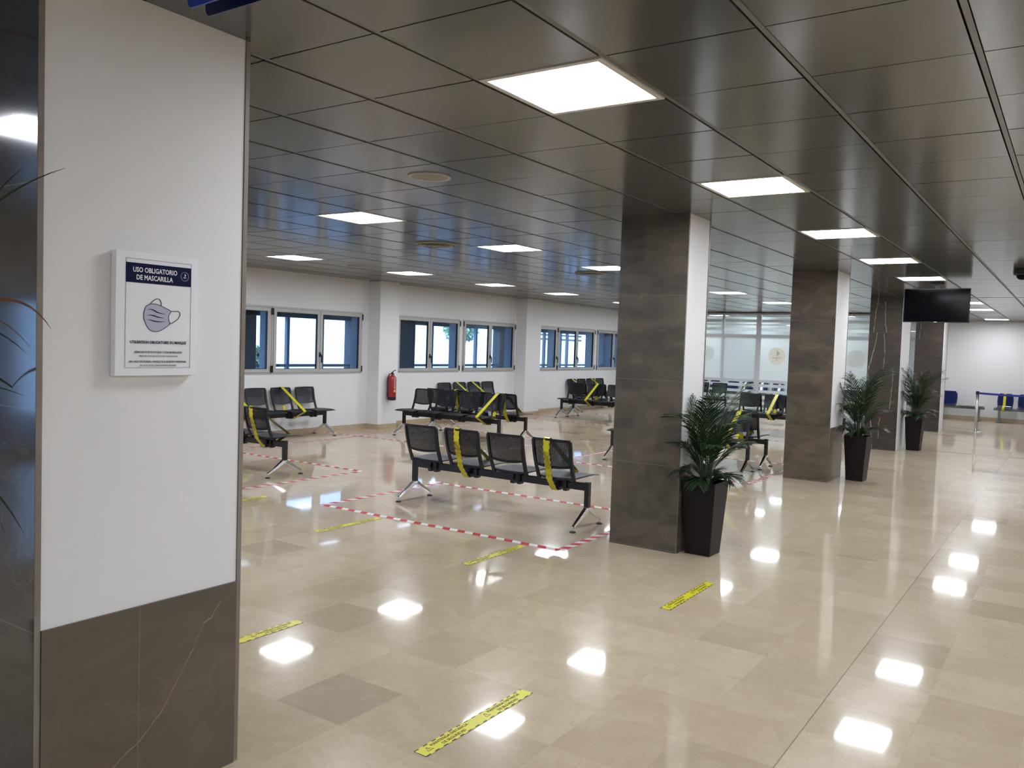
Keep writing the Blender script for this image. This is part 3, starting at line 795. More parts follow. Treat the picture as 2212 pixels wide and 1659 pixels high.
def boat_emblem(parent, origin, xdir, ydir, R_, disc, shape, ring=False, off=.001):
    """round emblem: sail with stepped edge over two curling waves"""
    mt = frame_matrix(origin, xdir, ydir)
    n = 48
    if disc:
        m = MB(); m.prism([(R_ * math.cos(2 * PI * k / n), R_ * math.sin(2 * PI * k / n)) for k in range(n)], 2, 0, off)
        q = m.build('emblem_disc', disc, parent); q.matrix_local = mt
    m = MB(); z0, z1 = off + .0001, off + .0006
    if ring:
        for k in range(n):
            a, b = 2 * PI * k / n, 2 * PI * (k + 1) / n
            m.prism([(R_ * math.cos(a), R_ * math.sin(a)), (R_ * math.cos(b), R_ * math.sin(b)), (R_ * .965 * math.cos(b), R_ * .965 * math.sin(b)), (R_ * .965 * math.cos(a), R_ * .965 * math.sin(a))], 2, z0, z1)
    r = R_
    m.prism([(-.02 * r, .72 * r), (.08 * r, .55 * r), (.20 * r, .45 * r), (.33 * r, .32 * r), (.18 * r, .12 * r), (.03 * r, -.08 * r), (.0 * r, .3 * r)], 2, z0, z1)
    m.prism([(-.01 * r, .0), (.02 * r, .0), (.02 * r, -.26 * r), (-.01 * r, -.26 * r)], 2, z0, z1)
    for sg in (-1, 1):
        arc = []
        for k in range(13):
            a = PI * (1.0 + k / 12)
            arc.append((sg * .24 * r + .24 * r * math.cos(a), -.20 * r - .22 * r * (-math.sin(a)) * .0 + .14 * r * math.sin(a) * -1 - .14 * r))
        for k in range(12):
            (xa, ya_), (xb, yb_) = arc[k], arc[k + 1]
            th = .035 * r
            m.prism([(xa, ya_ - th), (xb, yb_ - th), (xb, yb_ + th), (xa, ya_ + th)], 2, z0, z1)
    m.prism([(-.16 * r, -.40 * r), (.16 * r, -.40 * r), (.16 * r, -.44 * r), (-.16 * r, -.44 * r)], 2, z0, z1)
    m.prism([(-.10 * r, -.50 * r), (.10 * r, -.50 * r), (.10 * r, -.53 * r), (-.10 * r, -.53 * r)], 2, z0, z1)
    q = m.build('emblem_boat', shape, parent); q.matrix_local = mt
for yc in (2.53, 4.55, 6.52):
    boat_emblem(pt, (-.0008, yc, 1.60), (0, -1, 0), (0, 0, 1), .234, M['logodisc'] if yc == 4.55 else M['fadeddisc'], M['logoshape'] if yc == 4.55 else M['fadeddisc'])

# ================================================================== BENCHES
PITCH = .516
def seat_mesh(wide=.435):
    """plastic shell, local: x across, y forward, z up; closed thin shell"""
    nu, nv = 10, 10
    def top(u, v):
        y = -.130 + v * .445
        half = wide / 2 * (1 - .10 * (1 - v) ** 2 - .06 * max(0, v - .75) ** 2 * 16 * .5)
        x = (u * 2 - 1) * half
        z = .452 + .010 * (2 * u - 1) ** 2 * (1 - v) + .014 * math.sin(min(1, v * 1.1) * PI * .5) - .028 * max(0, v - .7) ** 2 * 6
        return (x, y, z)
    m = MB()
    m.grid(lambda u, v: top(u, v), nu, nv)
    def bot(u, v):
        x, y, z = top(u, v)
        th = .022 * (1 - .65 * v) * (1 - .5 * abs(2 * u - 1) ** 3)
        return (x * .985, y, z - th)
    off = len(m.v)
    m.grid(lambda u, v: bot(1 - u, v), nu, nv)
    n = nu + 1
    # side walls
    for j in range(nv):
        a = j * n; b = (j + 1) * n
        m.f.append((a, b, off + b + nu, off + a + nu)); m.mi.append(0)
        a2 = j * n + nu; b2 = (j + 1) * n + nu
        m.f.append((b2, a2, off + a2 - nu, off + b2 - nu)); m.mi.append(0)
    for i in range(nu):
        m.f.append((i + 1, i, off + nu - i, off + nu - i - 1)); m.mi.append(0)
        a = nv * n + i
        m.f.append((a, a + 1, off + nv * n + nu - i - 1, off + nv * n + nu - i)); m.mi.append(0)
    return m

def back_pos(x, t):
    """point of the backrest surface at height parameter t (0 bottom at seat, 1 top); x across"""
    y = -.125 - .115 * t - .018 * math.sin(t * PI)
    z = .43 + .39 * t
    y -= .030 * (1 - (x / .21) ** 2) * min(1, t * 1.6)
    return (x, y, z)

def back_frame_mesh():
    m = MB()
    HW = .212
    th = .010
    def strip(path_in, path_out):
        n = len(path_in)
        vs = []
        for (a, b) in zip(path_in, path_out):
            for p in (a, b):
                x, y, z = back_pos(*p); vs.append((x, y - th, z)); vs.append((x, y + th, z))
        fs = []
        for i in range(n - 1):
            k = i * 4; l = k + 4
            fs += [(k, l, l + 2, k + 2), (k + 1, k + 3, l + 3, l + 1), (k, k + 1, l + 1, l), (k + 2, l + 2, l + 3, k + 3)]
        fs += [(0, 2, 3, 1), (4 * n - 4, 4 * n - 3, 4 * n - 1, 4 * n - 2)]
        m.add(vs, fs)
    # outer contour narrows slightly at the bottom, rounded top corners
    def outer(t): return HW * (1 - .04 * (1 - t)) - (0 if t < .93 else (t - .93) * .30)
    ts = [i / 16 for i in range(17)]
    for sg in (-1, 1):
        strip([(sg * (outer(t) - (.034 - .008 * t)), t) for t in ts], [(sg * outer(t), t) for t in ts])
    xsn = [-1 + 2 * i / 14 for i in range(15)]
    ox = outer(1.0)
    # top rail and bottom rail of the perforated panel (bottom edge sags in the middle)
    strip([(x * ox, .955) for x in xsn], [(x * ox, 1.0 + .006 * (1 - x * x)) for x in xsn])
    ob = HW * .96 - .02
    strip([(x * ob, .335 - .050 * (1 - x * x)) for x in xsn], [(x * ob, .375 - .050 * (1 - x * x)) for x in xsn])
    return m

def back_panel_mesh():
    """perforated panel: real square holes in a curved sheet"""
    m = MB()
    NX, NZ = 42, 30
    x0, x1 = -.188, .188
    def P(u, v):
        x = x0 + (x1 - x0) * u
        lo = .37 - .050 * (1 - (x / .19) ** 2)
        t = lo + (.958 - lo) * v
        a = back_pos(x, t); return a
    h = .355
    for i in range(NX):
        for j in range(NZ):
            margin = i < 1 or j < 1 or i >= NX - 1 or j >= NZ - 1
            o_ = [P(i / NX, j / NZ), P((i + 1) / NX, j / NZ), P((i + 1) / NX, (j + 1) / NZ), P(i / NX, (j + 1) / NZ)]
            if margin:
                m.add(o_, [(0, 1, 2, 3)]); continue
            q = [P((i + h) / NX, (j + h) / NZ), P((i + 1 - h) / NX, (j + h) / NZ), P((i + 1 - h) / NX, (j + 1 - h) / NZ), P((i + h) / NX, (j + 1 - h) / NZ)]
            m.add(o_ + q, [(0, 1, 5, 4), (1, 2, 6, 5), (2, 3, 7, 6), (3, 0, 4, 7)])
    return m

def foot_mesh():
    """polished casting: inverted V under the post, arms along y"""
    m = MB()
    m.box(-.020, .020, -.024, .024, .165, .205)
    for sg in (-1, 1):
        pts = [(0.010, .185, .034, .024), (.055, .160, .031, .023), (.12, .120, .025, .021), (.19, .082, .020, .018), (.243, .054, .016, .016), (.256, .046, .015, .014)]
        rings = []
        for (y, z, hh, hw) in pts:
            rings.append([(-hw, sg * y, z - hh * .8), (hw, sg * y, z - hh * .8), (hw * .75, sg * (y + .006), z + hh * .55), (-hw * .75, sg * (y + .006), z + hh * .55)])
        vs = [v for r_ in rings for v in r_]
        fs = []
        for i in range(len(rings) - 1):
            for k in range(4):
                a = i * 4 + k; b = i * 4 + (k + 1) % 4
                fs.append((a, b, b + 4, a + 4))
        fs.append((0, 1, 2, 3)); e_ = len(vs) - 4; fs.append((e_, e_ + 1, e_ + 2, e_ + 3))
        m.add(vs, fs)
        m.lathe([(.011, .012), (.011, .05), (.009, .056)], 0, sg * .250, 12)
    return m

def make_bench():
    root = empty('waiting_bench', (0, 0, 0))
    half = 1.035
    MB().box(-half + .02, half - .02, -.022, .022, .345, .413).build('beam', M['beam'], root, bevel=.004)
    sm = seat_mesh().mesh('seat', M['seat'], True)
    bm = bmesh.new(); bm.from_mesh(sm); bmesh.ops.remove_doubles(bm, verts=bm.verts, dist=.0001); bmesh.ops.recalc_face_normals(bm, faces=bm.faces); bm.to_mesh(sm); bm.free()
    bf = back_frame_mesh().mesh('backrest', M['seat'])
    bm = bmesh.new(); bm.from_mesh(bf); bmesh.ops.recalc_face_normals(bm, faces=bm.faces); bm.to_mesh(bf); bm.free()
    bp = back_panel_mesh().mesh('perforated_panel', M['seat'])
    br = MB()
    for sx in (-.038, .038):
        br.prism([(-.045, .452), (.06, .452), (.055, .43), (.034, .415), (.034, .335), (.022, .322), (-.034, .322), (-.040, .34), (-.040, .41), (-.10, .437), (-.10, .452)], 0, sx - .018, sx + .018)
    br.tube([(-.038, -.052, .36), (.038, -.052, .36)], .004, 6)
    brm = br.mesh('seat_bracket', M['beam'])
    for k in range(4):
        x = (k - 1.5) * PITCH
        for nm, me in (('seat', sm), ('backrest', bf), ('seat_bracket', brm)):
            o_ = bpy.data.objects.new(nm, me); COL.objects.link(o_); o_.parent = root; o_.location = (x, 0, 0)
            if nm == 'backrest':
                p_ = bpy.data.objects.new('perforated_panel', bp); COL.objects.link(p_); p_.parent = o_
    for sx in (-half, half):
        leg = MB().box(-.022, .022, -.026, .026, .19, .425).build('leg', M['beam'], root, loc=(sx, 0, 0), bevel=.003)
        foot_mesh().build('foot_casting', M['chrome'], leg, bevel=.004)
        for sg in (-1, 1):
            MB().lathe([(.028, 0), (.030, .004), (.026, .013), (.010, .018)], 0, sg * .250, 16).build('glide', M['blackplastic'], leg, smooth=False)
    return root

def make_tape_loop(drift=0.0):
    """yellow tape wound round one seat: up the back, over the top, down to the front edge, under the beam"""
    w = .034
    path = [(-.262, .70), (-.278, .824), (-.262, .832), (-.245, .826), (.318, .470), (.322, .452), (.05, .318), (-.040, .316), (-.052, .33), (-.155, .436), (-.262, .70)]
    m = MB()
    n = len(path); L = [0]
    for i in range(n - 1): L.append(L[-1] + math.dist(path[i], path[i + 1]))
    def dx(i):
        z = path[i][1]; return drift * (z - .58)
    for i in range(n - 1):
        (ya, za), (yb, zb) = path[i], path[i + 1]
        xa, xb = dx(i), dx(i + 1)
        m.quad([(xa - w, ya, za), (xa + w, ya, za), (xb + w, yb, zb), (xb - w, yb, zb)], 0,
               [(L[i], -w), (L[i], w), (L[i + 1], w), (L[i + 1], -w)])
    return m

def tape_thing(drift=0.0, label='', seed=0):
    t = make_tape_loop(drift).build('seat_barrier_tape', M['yellow'], fixn=False)
    so = t.modifiers.new('solid', 'SOLIDIFY'); so.thickness = .0012; so.offset = 0
    return t

def add_tape_text(t, drift=0.0):
    # text runs up the rear of the backrest, in the straight run between seat height and top
    a = Vector((drift * (.436 - .58), -.155, .436)); b = Vector((drift * (.70 - .58), -.262, .70))
    d = (b - a).normalized()
    # readable from behind (viewer looks towards +y): right is +x ... rotated to read upwards
    xd = d; yd = Vector((-1, 0, 0))
    nrm = xd.cross(yd)
    mid = a + (b - a) * .62 + Vector((0, -.93, -.37)) * .0022
    for s_, body in ((.0125, 'MANTENGA DISTANCIA'), (-.0125, 'DE SEGURIDAD')):
        mt = frame_matrix(mid + yd * s_, xd, yd)
        text('tape_lettering', body, .0250, M['print'], t, mt, sx=.82)
    tri = MB()
    c0 = a + (b - a) * .12 + Vector((0, -.93, -.37)) * .0022
    warn_triangle(tri, .017)
    q = tri.build('warning_triangle', M['print'], t); q.matrix_local = frame_matrix(c0, xd, yd)

def warn_triangle(m, r, z0=0, z1=.0004):
    P3 = [(r * math.cos(PI / 2 + k * 2 * PI / 3), r * math.sin(PI / 2 + k * 2 * PI / 3)) for k in range(3)]
    for k in range(3):
        a, b = P3[k], P3[(k + 1) % 3]
        m.prism([a, b, (b[0] * .80, b[1] * .80), (a[0] * .80, a[1] * .80)], 2, z0, z1)
    m.prism([(-.04 * r, .42 * r), (.04 * r, .42 * r), (.04 * r, -.1 * r), (-.04 * r, -.1 * r)], 2, z0, z1)
    m.prism([(-.04 * r, -.2 * r), (.04 * r, -.2 * r), (.04 * r, -.3 * r), (-.04 * r, -.3 * r)], 2, z0, z1)

bench_proto = make_bench()
# local +x is along the bench, local +y is the way the seats face.
# rz = -90deg -> faces +X ; rz = 90deg -> faces -X ; rz = 180deg -> faces -Y
FX, FMX, FMY = -PI / 2, PI / 2, PI
# name, x, y, rot, label, taped seats (list of (world-order seat position along bench local index))
BENCHES = [
    (4.478, 2.542, FX, 'black four-seat bench standing alone in the centre foreground', [(3, .08), (1, .08)], 'centre foreground bench'),
    (4.500, 6.672, FX, 'black bench cut off by the white foreground column, its back towards the camera', [(3, .08), (1, .05)], 'bench beside foreground column'),
    (6.880, 8.585, FMY, 'black bench against the wall under the nearest window', [(1, 0), (3, 0)], 'bench under the nearest window'),
    (9.050, 6.735, FMX, 'black bench facing the camera beyond the centre foreground bench', [(0, 0)], 'camera-facing bench beyond the centre'),
    (9.830, 6.720, FX, 'black bench standing back to back behind the camera-facing one, near the second window', [(3, .08), (1, .05)], 'rear bench near the second window'),
    (12.29, 8.610, FMY, 'black bench against the wall under the second window', [(2, 0), (1, 0)], 'bench under the second window'),
    (9.050, 2.570, FMX, 'black bench largely hidden by the nearest marble column, seats towards the camera', [(0, 0)], 'bench behind the first palm'),
    (9.830, 2.560, FX, 'black bench back to back with the one behind the first potted palm', [(3, .08), (1, .05)], 'rear bench beyond the first palm'),
    (14.71, 6.830, FMX, 'black bench facing the camera just past the floor joint under the third window', [(2, 0)], 'bench just past the floor joint'),
    (15.27, 6.830, FX, 'black bench back to back with the one just past the floor joint', [(3, .05), (1, .05)], 'rear bench past the floor joint'),
    (17.57, 8.585, FMY, 'black bench against the wall under the third window', [(3, 0), (1, 0)], 'bench under the third window'),
    (14.71, 2.690, FMX, 'black bench facing the camera between the two middle marble columns', [(2, 0), (0, 0)], 'far bench between middle columns'),
    (15.27, 2.690, FX, 'black bench back to back with the far one between the middle columns', [(3, .05), (1, .05)], 'rearmost bench between middle columns'),
    (19.50, 6.650, FMX, 'black bench in front of the frosted glass partition, left of the mullion', [(1, 0)], 'left bench at the glass partition'),
    (19.50, 2.300, FMX, 'black bench in front of the frosted glass partition, behind the second palm', [(1, 0)], 'right bench at the glass partition'),
]
tape_proto = {}
seatword = ['first', 'second', 'third', 'fourth']
for bi, (bx, by, rz, lab, tapes, short) in enumerate(BENCHES):
    b = bench_proto if bi == 0 else copy_tree(bench_proto)
    b.location = (bx, by, 0); b.rotation_euler = (0, 0, rz)
    tag(b, lab, 'bench', 'black four-seat waiting benches')
    for (si, dr) in tapes:
        k = round(dr, 3)
        if k not in tape_proto:
            t = tape_thing(k); add_tape_text(t, k); tape_proto[k] = t
            fresh = True
        else:
            t = copy_tree(tape_proto[k]); fresh = False
        off = Matrix.Rotation(rz, 4, 'Z') @ Vector(((si - 1.5) * PITCH - (.05 if rz == FX else (.035 if bi != 5 else (-.05 if si == 1 else -.09))), 0, 0))
        t.location = (bx + off.x, by + off.y, 0); t.rotation_euler = (0, 0, rz)
        # which seat counted from the left as the camera sees it
        if rz == FX: n = si          # local +x -> world -y (right)
        elif rz == FMX: n = 3 - si
        else: n = 3 - si
        tag(t, 'yellow tape round the %s seat from the left, %s' % (seatword[n], short), 'barrier tape', 'yellow tapes closing off bench seats')

# little paper cards left on taped seats
def card(x, y, z, rz, lab):
    c = MB().box(-.03, .03, -.001, .001, 0, .075).build('paper_card', M['paper'])
    c.location = (x, y, z); c.rotation_euler = (-.25, 0, rz)
    tag(c, lab, 'card', 'paper cards on taped seats')
def seatpt(bi, si, ly, lx=0):
    bx, by, rz = BENCHES[bi][:3]
    p = Matrix.Rotation(rz, 4, 'Z') @ Vector(((si - 1.5) * PITCH + lx, ly, 0))
    return bx + p.x, by + p.y
for bi, si, lab in ((2, 1, 'small white paper card on a seat under the nearest window'), (3, 0, 'small white paper card on the bench behind the centre bench'), (11, 1, 'small white paper card on the far bench between the middle columns'), (6, 0, 'small white paper card on the bench behind the first palm')):
    x, y = seatpt(bi, si, -.06, -.03)
    card(x, y, .466, BENCHES[bi][2], lab)

# ================================================================== FLOOR MARKINGS
def strip(m, a, b, w, z0=0.0004, z1=.0010, u0=0.0, cut=0.0):
    a = Vector(a); b = Vector(b); d = (b - a); L = d.length; d.normalize(); n = Vector((-d.y, d.x))
    p = [a - n * w + d * 0, b - n * w + d * 0 + d * cut, b + n * w, a + n * w - d * cut]
    uv = [(u0, -w), (u0 + L + cut, -w), (u0 + L, w), (u0 - cut, w)]
    m.quad([(q.x, q.y, z1) for q in p], 0, uv)
    o_ = len(m.v) - 4
    m.add([(q.x, q.y, z0) for q in p], [(3, 2, 1, 0)])
    bb = len(m.v) - 4
    for k in range(4):
        m.f.append((bb + k, bb + (k + 1) % 4, o_ + (k + 1) % 4, o_ + k)); m.mi.append(0)
    return m
def rect_tape(x0, x1, y0, y1, lab, sides='nesw', u=0.0):
    t = empty('hazard_tape_outline', ((x0 + x1) / 2, (y0 + y1) / 2, 0), label=lab, cat='floor tape', group='red and white taped rectangles on the floor')
    cx, cy = (x0 + x1) / 2, (y0 + y1) / 2
    seg = {'s': ((x0, y0), (x1, y0)), 'n': ((x0, y1), (x1, y1)), 'w': ((x0, y0), (x0, y1)), 'e': ((x1, y0), (x1, y1))}
    for i, k in enumerate(sides):
        a, b = seg[k]
        zz_ = .0005 * (1 if k in 'ns' else 2)
        m = strip(MB(), (a[0] - cx, a[1] - cy), (b[0] - cx, b[1] - cy), .036, zz_, zz_ + .0005, u0=u + .11 * i)
        m.build('tape_strip', M['redwhite'], t)
rect_tape(3.59, 5.44, 1.265, 4.005, 'red and white taped rectangle on the floor round the centre foreground bench', u=.05)
rect_tape(3.63, 5.42, 5.27, 7.98, 'red and white taped rectangle round the bench at the left, cut by the foreground column')
rect_tape(5.55, 8.18, 8.02, 8.86, 'red and white taped rectangle round the bench under the nearest window', 'sew')
rect_tape(8.235, 10.45, 5.27, 8.03, 'red and white taped rectangle round the back-to-back benches near the second window')
rect_tape(8.235, 10.45, 1.235, 4.035, 'red and white taped rectangle round the benches behind the first potted palm')
rect_tape(11.0, 13.6, 8.05, 8.86, 'red and white taped rectangle round the bench under the second window', 'sew')
rect_tape(13.77, 16.2, 5.27, 8.12, 'red and white taped rectangle round the benches just past the floor joint')
rect_tape(13.77, 16.2, 1.30, 4.05, 'red and white taped rectangle round the far benches between the middle columns')

def yellow_strip(x0, y0, L, lab):
    t = strip(MB(), (-L / 2, 0), (L / 2, 0), .0355, .0004, .0010).build('floor_distance_tape', M['yellow'])
    t.location = (x0 + L / 2, y0, .0012)
    tag(t, lab, 'floor tape', 'yellow distance strips on the floor')
    for fx in (-.345, .055):
        for s_, body in ((.0125, 'MANTENGA DISTANCIA'), (-.0135, 'DE SEGURIDAD')):
            text('tape_lettering', body, .0235, M['print'], t, frame_matrix((fx + .158, s_, .0014), (1, 0, 0), (0, 1, 0)), sx=.98)
        tri = MB(); warn_triangle(tri, .021)
        q = tri.build('warning_triangle', M['print'], t); q.location = (fx + .005, -.003, .0012)
yellow_strip(.305, -.050, .785, 'yellow distance strip on the floor nearest the camera, at the bottom of the picture')
yellow_strip(2.715, -.049, .785, 'yellow distance strip on the floor in front of the potted palm column')
yellow_strip(.300, 1.535, .785, 'yellow distance strip on the floor emerging from behind the foreground column')
yellow_strip(2.730, 1.570, .785, 'yellow distance strip touching the right end of the taped rectangle round the centre bench')
yellow_strip(2.730, 3.176, .785, 'yellow distance strip touching the left end of the taped rectangle round the centre bench')
yellow_strip(2.720, 4.745, .785, 'yellow distance strip beside the foreground column, farthest to the left')

# dark scuffs on the floor
for i, (sx_, sy_, L) in enumerate([(4.905, -.348, .20), (5.036, -.724, .40)]):
    rgs = random.Random(i)
    n = 22
    P_ = []
    for k in range(n):
        a = 2 * PI * k / n; rr_ = rgs.uniform(.6, 1.0)
        P_.append((math.cos(a) * .05 * rr_, math.sin(a) * L / 2 * rr_))
    o_ = MB().prism(P_, 2, 0, .0004).build('floor_stain', pmat('water_stain_%d' % i, (0.38, 0.31, 0.225), .12))
    o_.location = (sx_, sy_, .0002); tag(o_, ['small grey stain on the floor in line with the third column', 'larger grey smear on the floor to the right of the small one'][i], 'stain', 'stains on the walkway floor')

# ================================================================== PALMS
def frond(m, base, az, L, lean, droop, nleaf, leafL, rg, stemr=.0042, start=.36):
    """arching rachis with pinnate narrow leaflets (all in one mesh; index 0 stem, 1 leaf)"""
    base = Vector(base); pts = []
    d = Vector((math.cos(az) * math.sin(lean), math.sin(az) * math.sin(lean), math.cos(lean)))
    p = base.copy(); ang = lean
    n = 14
    for k in range(n + 1):
        pts.append(p.copy())
        ang = lean + droop * (k / n) ** 1.7
        dirv = Vector((math.cos(az) * math.sin(ang), math.sin(az) * math.sin(ang), math.cos(ang)))
        p = p + dirv * (L / n)
    m.tube(pts, [stemr * (1 - .75 * k / n) for k in range(n + 1)], 5, 0)
    side = Vector((-math.sin(az), math.cos(az), 0))
    for k in range(nleaf):
        f = start + (1 - start) * k / (nleaf - 1)
        i = min(n - 1, int(f * n)); fr = f * n - i
        q = pts[i].lerp(pts[i + 1], fr)
        tg = (pts[i + 1] - pts[i]).normalized()
        upv = side.cross(tg).normalized()
        ll = leafL * (math.sin(PI * (.18 + .75 * (f - start) / (1 - start)))) * rg.uniform(.88, 1.08)
        for sg in (-1, 1):
            out = (side * sg * .50 + tg * 1.0 + upv * .18 * rg.uniform(.3, 1.4)).normalized()
            w = .0056 * (1.0 + .3 * rg.random())
            prev = None
            segs = 4
            vs = []
            c = q.copy(); dd = out.copy()
            for s_ in range(segs + 1):
                ff = s_ / segs
                ww = w * (math.sin(PI * (.12 + .86 * ff)) if s_ < segs else 0.02)
                wd = dd.cross(upv).normalized()
                vs += [tuple(c - wd * ww), tuple(c + wd * ww)]
                dd = (dd + Vector((0, 0, -.42)) * ff).normalized()
                c = c + dd * (ll / segs)
            m.add(vs, [(2 * s_, 2 * s_ + 1, 2 * s_ + 3, 2 * s_ + 2) for s_ in range(segs)], 1)

def planter(root, wb=.108, wt=.146, h=.60):
    m = MB()
    t = .012
    def ring(w, z): return [(-w, -w, z), (w, -w, z), (w, w, z), (-w, w, z)]
    vs = ring(wb, 0) + ring(wt, h) + ring(wt - t, h) + ring(wb + .03, h - .16)
    fs = [(3, 2, 1, 0)]
    for lv in range(3):
        for k in range(4):
            a = lv * 4 + k; b = lv * 4 + (k + 1) % 4
            fs.append((a, b, b + 4, a + 4))
    fs.append((12, 13, 14, 15))
    m.add(vs, fs)
    m.build('planter', M['pot'], root, bevel=.004)
    MB().box(-wt + .03, wt - .03, -wt + .03, wt - .03, h - .14, h - .055).build('soil', M['soil'], root)

def palm(loc, rz, seed, lab, specs=None, scale=1.0, wall=(0, 0)):
    root = empty('potted_palm', loc, rz, label=lab, cat='potted plant', group='potted palms beside the columns')
    planter(root)
    rg = random.Random(seed)
    if specs is None:
        specs = []
        for k in range(17):
            az = k * 2.399 + rg.uniform(-.3, .3)
            inner = k / 16
            specs.append((az, .40 + .36 * (1 - inner) * rg.uniform(.7, 1.0) + .10 * rg.random(), .10 + .42 * inner, 1.15 + .8 * rg.random(), 15))
    for (az, L, lean, droop, nl) in specs:
        m = MB()
        b = (.03 * math.cos(az), .03 * math.sin(az), .535)
        frond(m, b, az - rz, L * scale, lean, droop, nl, .255 * scale, rg, start=.26 if L < .5 else .36)
        cr, sr = math.cos(rz), math.sin(rz)
        nv_ = []
        for (x_, y_, z_) in m.v:          # leaves that meet the column bend along its face
            wx = loc[0] + x_ * cr - y_ * sr; wy = loc[1] + x_ * sr + y_ * cr
            if wy > wall[1] - .012 and wx > wall[0] - .06:
                wy = wall[1] - .012 - .004 * rg.random()
            dx_, dy_ = wx - loc[0], wy - loc[1]
            nv_.append((dx_ * cr + dy_ * sr, -dx_ * sr + dy_ * cr, z_))
        m.v = nv_
        m.build('frond', [M['stem'], M['leaf']], root, fixn=False)
    return root

def full_specs(rg, front_az, hmax):
    out = []
    n = 27
    for k in range(n):
        az = k * 2.39996 + front_az
        t = k / n
        if t < .30:   L, lean, droop = .26 + .14 * rg.random(), .35 + .35 * rg.random(), 1.3 + .7 * rg.random()
        elif t < .62: L, lean, droop = hmax * (.52 + .14 * rg.random()), .10 + .14 * rg.random(), 1.0 + .6 * rg.random()
        else:         L, lean, droop = hmax * (.80 + .26 * rg.random()), .03 + .10 * rg.random(), .75 + .75 * rg.random()
        out.append((az, L, lean, droop, 18))
    return out
rg = random.Random(11)
palm((4.325, .333, 0), -.03, 21, 'potted palm in a tall brown planter at the nearest marble column', full_specs(rg, 0, .90), wall=(4.13, .481))
palm((9.660, .245, 0), -.06, 22, 'potted palm in a tall brown planter at the tan marble column', full_specs(rg, .5, 1.10), wall=(9.10, .481))
palm((14.42, .250, 0), -.04, 23, 'potted palm in a tall brown planter at the white veined column', full_specs(rg, 1.1, 1.08), wall=(13.90, .470))

# plant at the foreground column: long strap leaves, its planter just outside the picture
fp = empty('potted_plant', (-1.30, .80, 0), 0, label='tall plant with long thin leaves at the left edge, beside the foreground column', cat='potted plant')
planter(fp, .10, .15, .60)
st = MB(); st.tube([(0, 0, .50), (.01, 0, 1.0), (-.01, .01, 1.45)], [.014, .012, .009], 8)
st.build('stem', M['stem'], fp)
def strap(base, ctrl, tip, w, mat, name='leaf'):
    m = MB(); n = 18
    base, ctrl, tip = Vector(base), Vector(ctrl), Vector(tip)
    vs = []
    for k in range(n + 1):
        t = k / n
        p = base * (1 - t) ** 2 + ctrl * 2 * t * (1 - t) + tip * t * t
        tg = ((ctrl - base) * (1 - t) + (tip - ctrl) * t).normalized()
        view = (p - CAMPOS).normalized()
        wd = (tg.cross(Vector((.55, .75, .25)))).normalized()
        ww = w * (math.sin(PI * (.10 + .90 * t)) ** .7 if t < 1 else 0.0) * (1 - .55 * t) + .0003
        vs += [p - wd * ww, p + Vector((0, 0, 0)) + tg.cross(wd) * ww * .35, p + wd * ww]
    off = Vector(fp.location)
    m.add([tuple(v - off) for v in vs], [f_ for k in range(n) for f_ in ((3 * k, 3 * k + 1, 3 * k + 4, 3 * k + 3), (3 * k + 1, 3 * k + 2, 3 * k + 5, 3 * k + 4))])
    m.build(name, mat, fp, fixn=False, smooth=True)
B0 = (-1.30, .80, 1.42)
strap((-1.30, .80, 1.40), (-1.12, .68, 2.02), (-1.0, .212, 2.106), .007, M['leaf'])
strap((-1.30, .80, 1.42), (-1.10, .60, 1.98), (-1.0, .445, 2.130), .006, M['leaf'])
strap((-1.30, .80, 1.42), (-1.20, .78, 2.30), (-1.0, .520, 1.99), .006, M['leaf'])
strap((-1.30, .80, 1.42), (-1.06, .46, 1.90), (-1.0, .279, 1.655), .009, M['leafbrown'])
strap((-1.30, .80, 1.42), (-1.10, .62, 1.86), (-1.0, .395, 1.60), .006, M['leafbrown'])
strap((-1.30, .80, 1.42), (-1.12, .64, 1.80), (-1.0, .425, 1.585), .008, M['leaf'])
strap((-1.30, .80, 1.30), (-1.14, .66, 1.56), (-1.0, .425, 1.455), .006, M['leaf'])
strap((-1.30, .80, 1.20), (-1.14, .66, 1.40), (-1.0, .500, 1.335), .006, M['leafbrown'])
rgp = random.Random(4)
for k in range(16):
    az = 1.2 + k * .31
    L = rgp.uniform(.35, .6)
    z0 = rgp.uniform(.9, 1.4)
    strap((-1.30, .80, z0), (-1.30 + math.cos(az) * L * .5, .80 + math.sin(az) * L * .5, z0 + .35 + rgp.random() * .2), (-1.30 + math.cos(az) * L, min(1.3, .80 + math.sin(az) * L), z0 + rgp.uniform(-.1, .35)), .011, M['leaf'])

# ================================================================== MASK NOTICE
pb = empty('wall_notice', (-.55, .4872, 1.7165), label='white board notice with a face mask drawing on the foreground column', cat='notice board')
PW, PH, PD = .152, .2065, .028
MB().box(-PW, PW, -PD, 0, -PH, PH).build('board', M['paper'], pb, bevel=.001)
yp = -PD - .0006
cx0, cz0 = .0045, .0025
pw, ph = .1225, .182
def pbox(x0, x1, z0, z1, name, mat, d=.0005):
    return MB().box(x0, x1, yp - d, yp + .0002, z0, z1).build(name, mat, pb)
fr = MB()
e_ = .0007
for (a, b, c, d) in ((-pw, pw, ph - e_, ph), (-pw, pw, -ph, -ph + e_), (-pw, -pw + e_, -ph, ph), (pw - e_, pw, -ph, ph)):
    fr.box(cx0 + a, cx0 + b, yp - .0004, yp + .0002, cz0 + c, cz0 + d)
fr.build('printed_border', M['print'], pb)
def zf(v): return cz0 + ph - (v - 150) / (1460 - 150) * 2 * ph          # v: height measured down the printed sheet
def xf(u): return cx0 - pw + u * 2 * pw                                  # u: 0..1 across
pbox(cx0 - pw, cx0 + pw, zf(436), zf(200), 'title_band', M['navy'])
